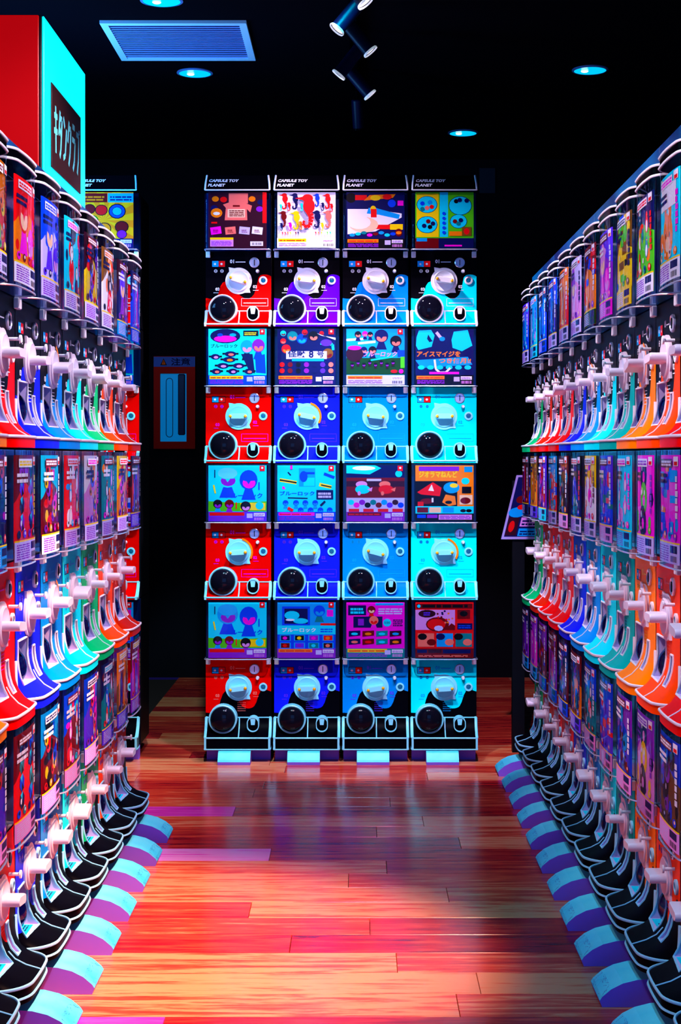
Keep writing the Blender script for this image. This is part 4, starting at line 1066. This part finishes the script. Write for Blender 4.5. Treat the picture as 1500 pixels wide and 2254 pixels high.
# blue fascia boards above both rows
for i, (y0, y1) in enumerate(((2.6, 3.53), (3.53, 4.47), (4.47, 5.42), (5.42, 6.10))):
    g = G(); g.bbox(.700, y0 + .002, 1.826, .76, y1 - .002, 1.932, .004)
    tag(obj('fascia_board', g.mesh('fascia_board', M_BLUEB)), f'blue metal fascia board above the right row, {ORD[i]} from the near end', 'board', 'blue fascia boards of the right row')
for i, (y0, y1) in enumerate(((2.6, 3.86), (3.86, 4.88))):
    g = G(); g.bbox(-.84, y0 + .002, 1.826, -.780, y1 - .002, 1.928, .004)
    tag(obj('fascia_board', g.mesh('fascia_board', M_BLUEB)), f'blue metal fascia board above the left row, {"under the sign box" if i else "nearest the camera"}', 'board')

# ------------------------------------------------------------------ sign box
t = thing('sign_box', 'large sign box with red front and glowing cyan side on top of left row', 'sign', (-.80, 3.88, 1.93))
ys = .594
g = G(); g.bbox(-.9, 0, 0, -.002, ys, .405, .002); obj('box', g.mesh('sign_body', mat('sign_black', (.005, .002, .004), .5)), t)
g = G(); g.bbox(-.9, -.006, .002, -.008, -.0005, .403, .002); obj('front_face', g.mesh('sign_front', mat('sign_red', (.5, .0, .0), .4, emit=.42, ecol=(1, 0, 0))), t, label='dark red front panel')
g = G(); g.bbox(-.0015, .004, .001, .004, ys - .002, .403, .002); obj('side_face', g.mesh('sign_side', mat('sign_cyan', (0, .4, .5), .4, emit=1.0, ecol=(0, 1.0, 1.1))), t, label='glowing cyan side panel')
p = Print(.43, .20)
M_S = mat('sign_plate', (.03, .0, .0), .5)
yA = .085; yE = .50


def sgn(x, y, l): return (.0085 + l, yA + (x + .5 * (yE - yA)) , .0 + y)


p = Print(yE - yA, .185)
def stroke(cx, pts, wd=.016): p.line([(cx + u * .105, .16 + v * .66) for u, v in pts], wd, (.45, .95, 1))
x = .07
GLY = [[[(0, .78), (1, .80)], [(-.05, .45), (1.05, .48)], [(.45, 1), (.55, 0)]],
       [[(.4, 1), (0, .45)], [(.3, .85), (1, .85), (.6, .15), (.3, 0)], [(.3, .6), (.85, .45)]],
       [[(.0, .95), (.45, .75)], [(.0, .05), (.6, .15), (1, .75)]],
       [[(.4, 1), (0, .5)], [(.3, .85), (1, .85), (.75, .3), (.3, 0)]],
       [[(.1, .98), (.9, .98)], [(0, .68), (1, .68), (.75, .2), (.3, 0)]],
       [[(0, .9), (.85, .9), (.75, .35), (.35, 0)], [(.95, 1.05), (1.05, .95)]]]
for k, gl in enumerate(GLY):
    for st in gl: stroke(.07 + k * .15, st)
g = G(); g.bbox(.0042, yA, .035, .0075, yE, .255, .001); obj('name_plate', g.mesh('name_plate', M_S), t, label='dark red plate')
obj('lettering', p.mesh('lettering', lambda x, y, l: (.0078 + l, yA + (yE - yA) / 2 + x, .052 + y)), t, label='pale cyan letters')

# ------------------------------------------------------------------ ceiling: vent, downlights, track spots
t = thing('ceiling_vent', 'square slatted ceiling vent with pale blue frame', 'vent', (-.69, 5.99, CEIL))
g = G(); W2, D2 = .275, .27
o = [(-W2, -D2), (W2, -D2), (W2, D2), (-W2, D2)]; q = [(-W2 + .028, -D2 + .028), (W2 - .028, -D2 + .028), (W2 - .028, D2 - .028), (-W2 + .028, D2 - .028)]
vs = [(x, y, -.002) for x, y in o] + [(x, y, -.014) for x, y in o] + [(x, y, -.014) for x, y in q] + [(x, y, -.002) for x, y in q]
g.add(vs, [(a * 4 + i, a * 4 + (i + 1) % 4, ((a + 1) % 4) * 4 + (i + 1) % 4, ((a + 1) % 4) * 4 + i) for a in range(4) for i in range(4)])
obj('vent_frame', g.mesh('vent_frame', mat('vent_frame', (.45, .85, 1.0), .4, spec=.4)), t)
obj('vent_backing', box_mesh('vent_backing', mat('vent_dark', (.002, .002, .03), .6, spec=.1), -W2 + .02, -D2 + .02, -.003, W2 - .02, D2 - .02, -.0005), t)
sl = G(); sl.box(-W2 + .027, -.0055, -.0105, W2 - .027, .0055, -.009)
sm = sl.mesh('slat', mat('vent_slat', (.22, .40, 1.0), .4, spec=.4))
for k in range(17): obj('slat', sm, t, loc=(0, -D2 + .042 + k * (2 * D2 - .082) / 16, 0))

for i, (x, y, d) in enumerate(((-.70, 5.47, 'above the vent at the top edge'), (-.69, 6.5, 'just past the vent'), (.986, 6.45, 'above the right row'), (.536, 7.7, 'beyond the end stack'))):
    t = thing('downlight', f'round recessed ceiling downlight glowing cyan, {d}', 'ceiling light', (x, y, CEIL))
    g = G(); g.lathe([(.068, -.001), (.076, -.001), (.077, -.005), (.068, -.008)], Matrix.Identity(4), 32, False, False); obj('trim_ring', g.mesh('trim_ring', mat('light_trim', (.1, .25, .6), .4), 40), t)
    g = G(); g.lathe([(.068, -.006), (.055, -.003), (.03, -.0015), (.001, -.001)], Matrix.Identity(4), 32, False, False); obj('reflector', g.mesh('reflector', mat('downlight_glow', (0, .3, .5), .2, emit=1.0, ecol=(.0, .62, .95)), 60), t)
    g = G(); g.lathe([(.001, -.0005), (.016, -.004), (.012, -.007), (.001, -.008)], Matrix.Translation((-.02, .02, 0)), 14, False, False); obj('lamp', g.mesh('lamp', mat('downlight_lamp', (1, .8, 1), .2, emit=2.0, ecol=(.9, .75, 1.0)), 60), t)

t = thing('track_rail', 'black ceiling track along the middle of the aisle carrying the spotlights', 'light track', (-.01, 5.4, CEIL))
obj('rail', box_mesh('rail', M_CAP, -.016, -2.2, -.03, .016, 1.3, -.0005), t)


def track_spot(px, py, y, direc, label, lit):
    """barrel lamp hung from the rail; direc: where it looks"""
    x = (px - 786) * y / 3361; z = 1.21 - (py - 1007) * y / 3361
    d = Vector(direc).normalized(); mouth = Vector((x, y, z))
    t = thing('track_spotlight', label, 'spotlight', mouth, 0, 'spotlights on the ceiling track')
    M = d.to_track_quat('Z', 'Y').to_matrix().to_4x4()
    g = G(); g.lathe([(.020, -.125), (.024, -.12), (.024, -.008), (.026, -.004)], M, 24, True, False); obj('barrel', g.mesh('barrel', mat('spot_barrel', (.001, .003, .025), .4, spec=.15), 35), t)
    g = G(); g.lathe([(.0265, -.007), (.0285, -.003), (.0275, .001), (.0245, -.003)], M, 28, False, False); obj('rim', g.mesh('rim', mat('spot_rim', (.75, .85, .95), .3, emit=.35, ecol=(.75, .92, 1)) if lit else M_CAP, 50), t)  # rim glows by emission in place of light caught from the lens
    g = G(); g.lathe([(.0235, -.006), (.001, -.010)], M, 24, False, False); obj('lens', g.mesh('lens', mat('spot_lens', (1, .8, .8), .2, emit=2.2, ecol=(1.0, .78, .82)) if lit else M_DOME, 60), t)
    up = d * -.07; top = Vector((-.01 - x, up.y, CEIL - .031 - z))
    g = G(); g.tube([up * 1.0, Vector((up.x * .5 + top.x * .5, up.y, top.z - .01)), top], .006, 6); obj('arm', g.mesh('arm', M_CAP, 60), t)
    return t


for px, py, y, dr, lb in ((806, 8, 4.66, (.55, -.05, -.75), 'first track spotlight, cut by the top edge of the view'), (741, 66, 4.96, (-.6, -.10, -.75), 'black track spotlight tilted toward the left row, nearer of two'),
                          (817, 115, 5.24, (.62, .02, -.75), 'blue-black track spotlight with visible barrel, tilted to the right row'), (745, 166, 5.55, (-.6, .05, -.75), 'track spotlight tilted left, farther of two, edge-on rim'),
                          (816, 210, 5.86, (.6, .06, -.7), 'dim track spotlight tilted right, second from far end'), (790, 285, 6.43, (.05, .3, -.8), 'dark unlit track spotlight at the far end')):
    track_spot(px, py, y, dr, lb, 'unlit' not in lb)

# ------------------------------------------------------------------ far end: cabinet on the wall, notice, tilted card
yw = 8.4
t = thing('wall_cabinet', 'dark red framed wall cabinet with blue window under a caution sign', 'cabinet', ((385 - 786) * yw / 3361, yw, 1.26))
k = yw / 3361
def cx(px): return (px - 385) * k
def cz(py): return 1.21 - (py - 1007) * k - 1.26
M_CF = mat('cabinet_red', (.45, .012, .0), .5, spec=.1)
g = G(); M = Matrix.Translation((0, 0, 0)) @ FRONT
x0, x1, z0, z1 = cx(340), cx(431), cz(988), cz(808); a0, a1, b0, b1 = cx(354), cx(412), cz(972), cz(823)
vs = [(x, -.03, z) for x, z in ((x0, z0), (x1, z0), (x1, z1), (x0, z1))] + [(x, -.03, z) for x, z in ((a0, b0), (a1, b0), (a1, b1), (a0, b1))]
vs += [(x, -.001, z) for x, y, z in vs[:4]] + [(x, -.012, z) for x, y, z in vs[4:8]]
g.add(vs, [(i, (i + 1) % 4, 4 + (i + 1) % 4, 4 + i) for i in range(4)] + [(i, (i + 1) % 4, 8 + (i + 1) % 4, 8 + i) for i in range(4)] + [(4 + i, 4 + (i + 1) % 4, 12 + (i + 1) % 4, 12 + i) for i in range(4)])
obj('frame', g.mesh('frame', M_CF), t)
g = G(); g.bbox(a0, -.013, b0, a1, -.002, b1, .001); obj('window', g.mesh('window', mat('cabinet_window', (.0, .12, .4), .3, emit=.32, ecol=(.0, .36, 1.0))), t, label='blue lit window')
g = G(); g.tube([(cx(374) + .018 * math.cos(a), -.016, cz(840) + .0 + .018 * math.sin(a)) for a in [PI * i / 8 for i in range(8, -1, -1)]][::-1] + [(cx(374) + .018 * math.cos(a), -.016, cz(955) + .018 * math.sin(a)) for a in [PI + PI * i / 8 for i in range(9)]], .0022, 5, True)
obj('handle_outline', g.mesh('handle_outline', mat('cabinet_dark', (.002, .02, .12), .4), 60), t)
g = G(); g.bbox(cx(393), -.028, cz(958), cx(409), -.0135, b1 - .002, .006); obj('dark_grip', g.mesh('dark_grip', mat('cabinet_grip', (.003, .01, .10), .35)), t)
p = Print(cx(431) - cx(340), cz(786) - cz(808)); p.rect(0, 0, 1, 1, (.25, .5, .95)); p.poly([(.16, .15), (.32, .15), (.24, .85)], 'K'); p.poly([(.19, .22), (.29, .22), (.24, .72)], 'O'); p.line([(.24, .32), (.24, .6)], .003, 'K'); p.text('注意', .42, .12, .75, 'N', .46, .02)
obj('caution_sign', p.mesh('caution_sign', lambda x, y, l: (x + cx(385.5), -.030 - l, cz(808) + y)), t, label='pale blue sign with warning triangle')
g = G(); g.bbox(cx(340), -.0295, cz(808) + .0005, cx(431), -.001, cz(785), .001); obj('sign_board', g.mesh('sign_board', M_CF), t)

t = thing('wall_notice', 'faint dark notice on the back wall beside the end stack', 'sign', ((1073 - 786) * 8.39 / 3361, 8.395, 1.21 + (1007 - 398) * 8.39 / 3361))
g = G(); g.bbox(-.045, -.012, -.07, .045, 0, .07, .002); obj('board', g.mesh('board', mat('notice', (.012, .012, .03), .5)), t)

yc = 6.25; k2 = yc / 3361
def P3(px, py): return ((px - 786) * k2, 1.21 - (py - 1007) * k2)
t = thing('leaning_card', 'tilted picture card in a lilac frame beyond the right row end', 'display card', (P3(1140, 1117)[0], yc, P3(1140, 1117)[1]))
Q = [P3(1104, 1187), P3(1196, 1187), P3(1232, 1046), P3(1138, 1046)]; ox, oz = P3(1140, 1117)
Q = [(x - ox, z - oz) for x, z in Q]
g = G(); g.prism(Q, FRONT, -.012); obj('backing', g.mesh('backing', mat('card_frame', (.45, .30, .75), .4)), t)
p = Print(1, 1); rr = random.Random(4)
p.rect(.05, .04, .97, .97, 'N'); p.ell(.25, .62, .12, .06, 'D'); p.ell(.3, .78, .1, .05, 'E'); p.ell(.22, .42, .2, .08, 'A'); p.ell(.3, .5, .1, .04, 'R'); p.rect(.06, .06, .32, .34, 'U'); p.ell(.17, .2, .07, .09, 'R'); p.rect(.36, .2, .95, .34, 'H'); p.dashes(.4, .22, .9, .32, 2, 'N', rr); p.rect(.36, .05, .95, .17, 'A'); p.dashes(.4, .07, .9, .15, 2, 'N', rr); p.rect(.4, .5, .9, .9, 'B')
def qm(x, y, l):
    x += .5; a = Vector(Q[0]).lerp(Vector(Q[1]), x); b = Vector(Q[3]).lerp(Vector(Q[2]), x); c = a.lerp(b, y); return (c.x, -.0006 - l, c.y)
obj('picture', p.mesh('picture', qm), t)
g = G(); g.box(-.02, .012, -t.location.z, .03, .05, .11); obj('post', g.mesh('post', M_BODY), t)
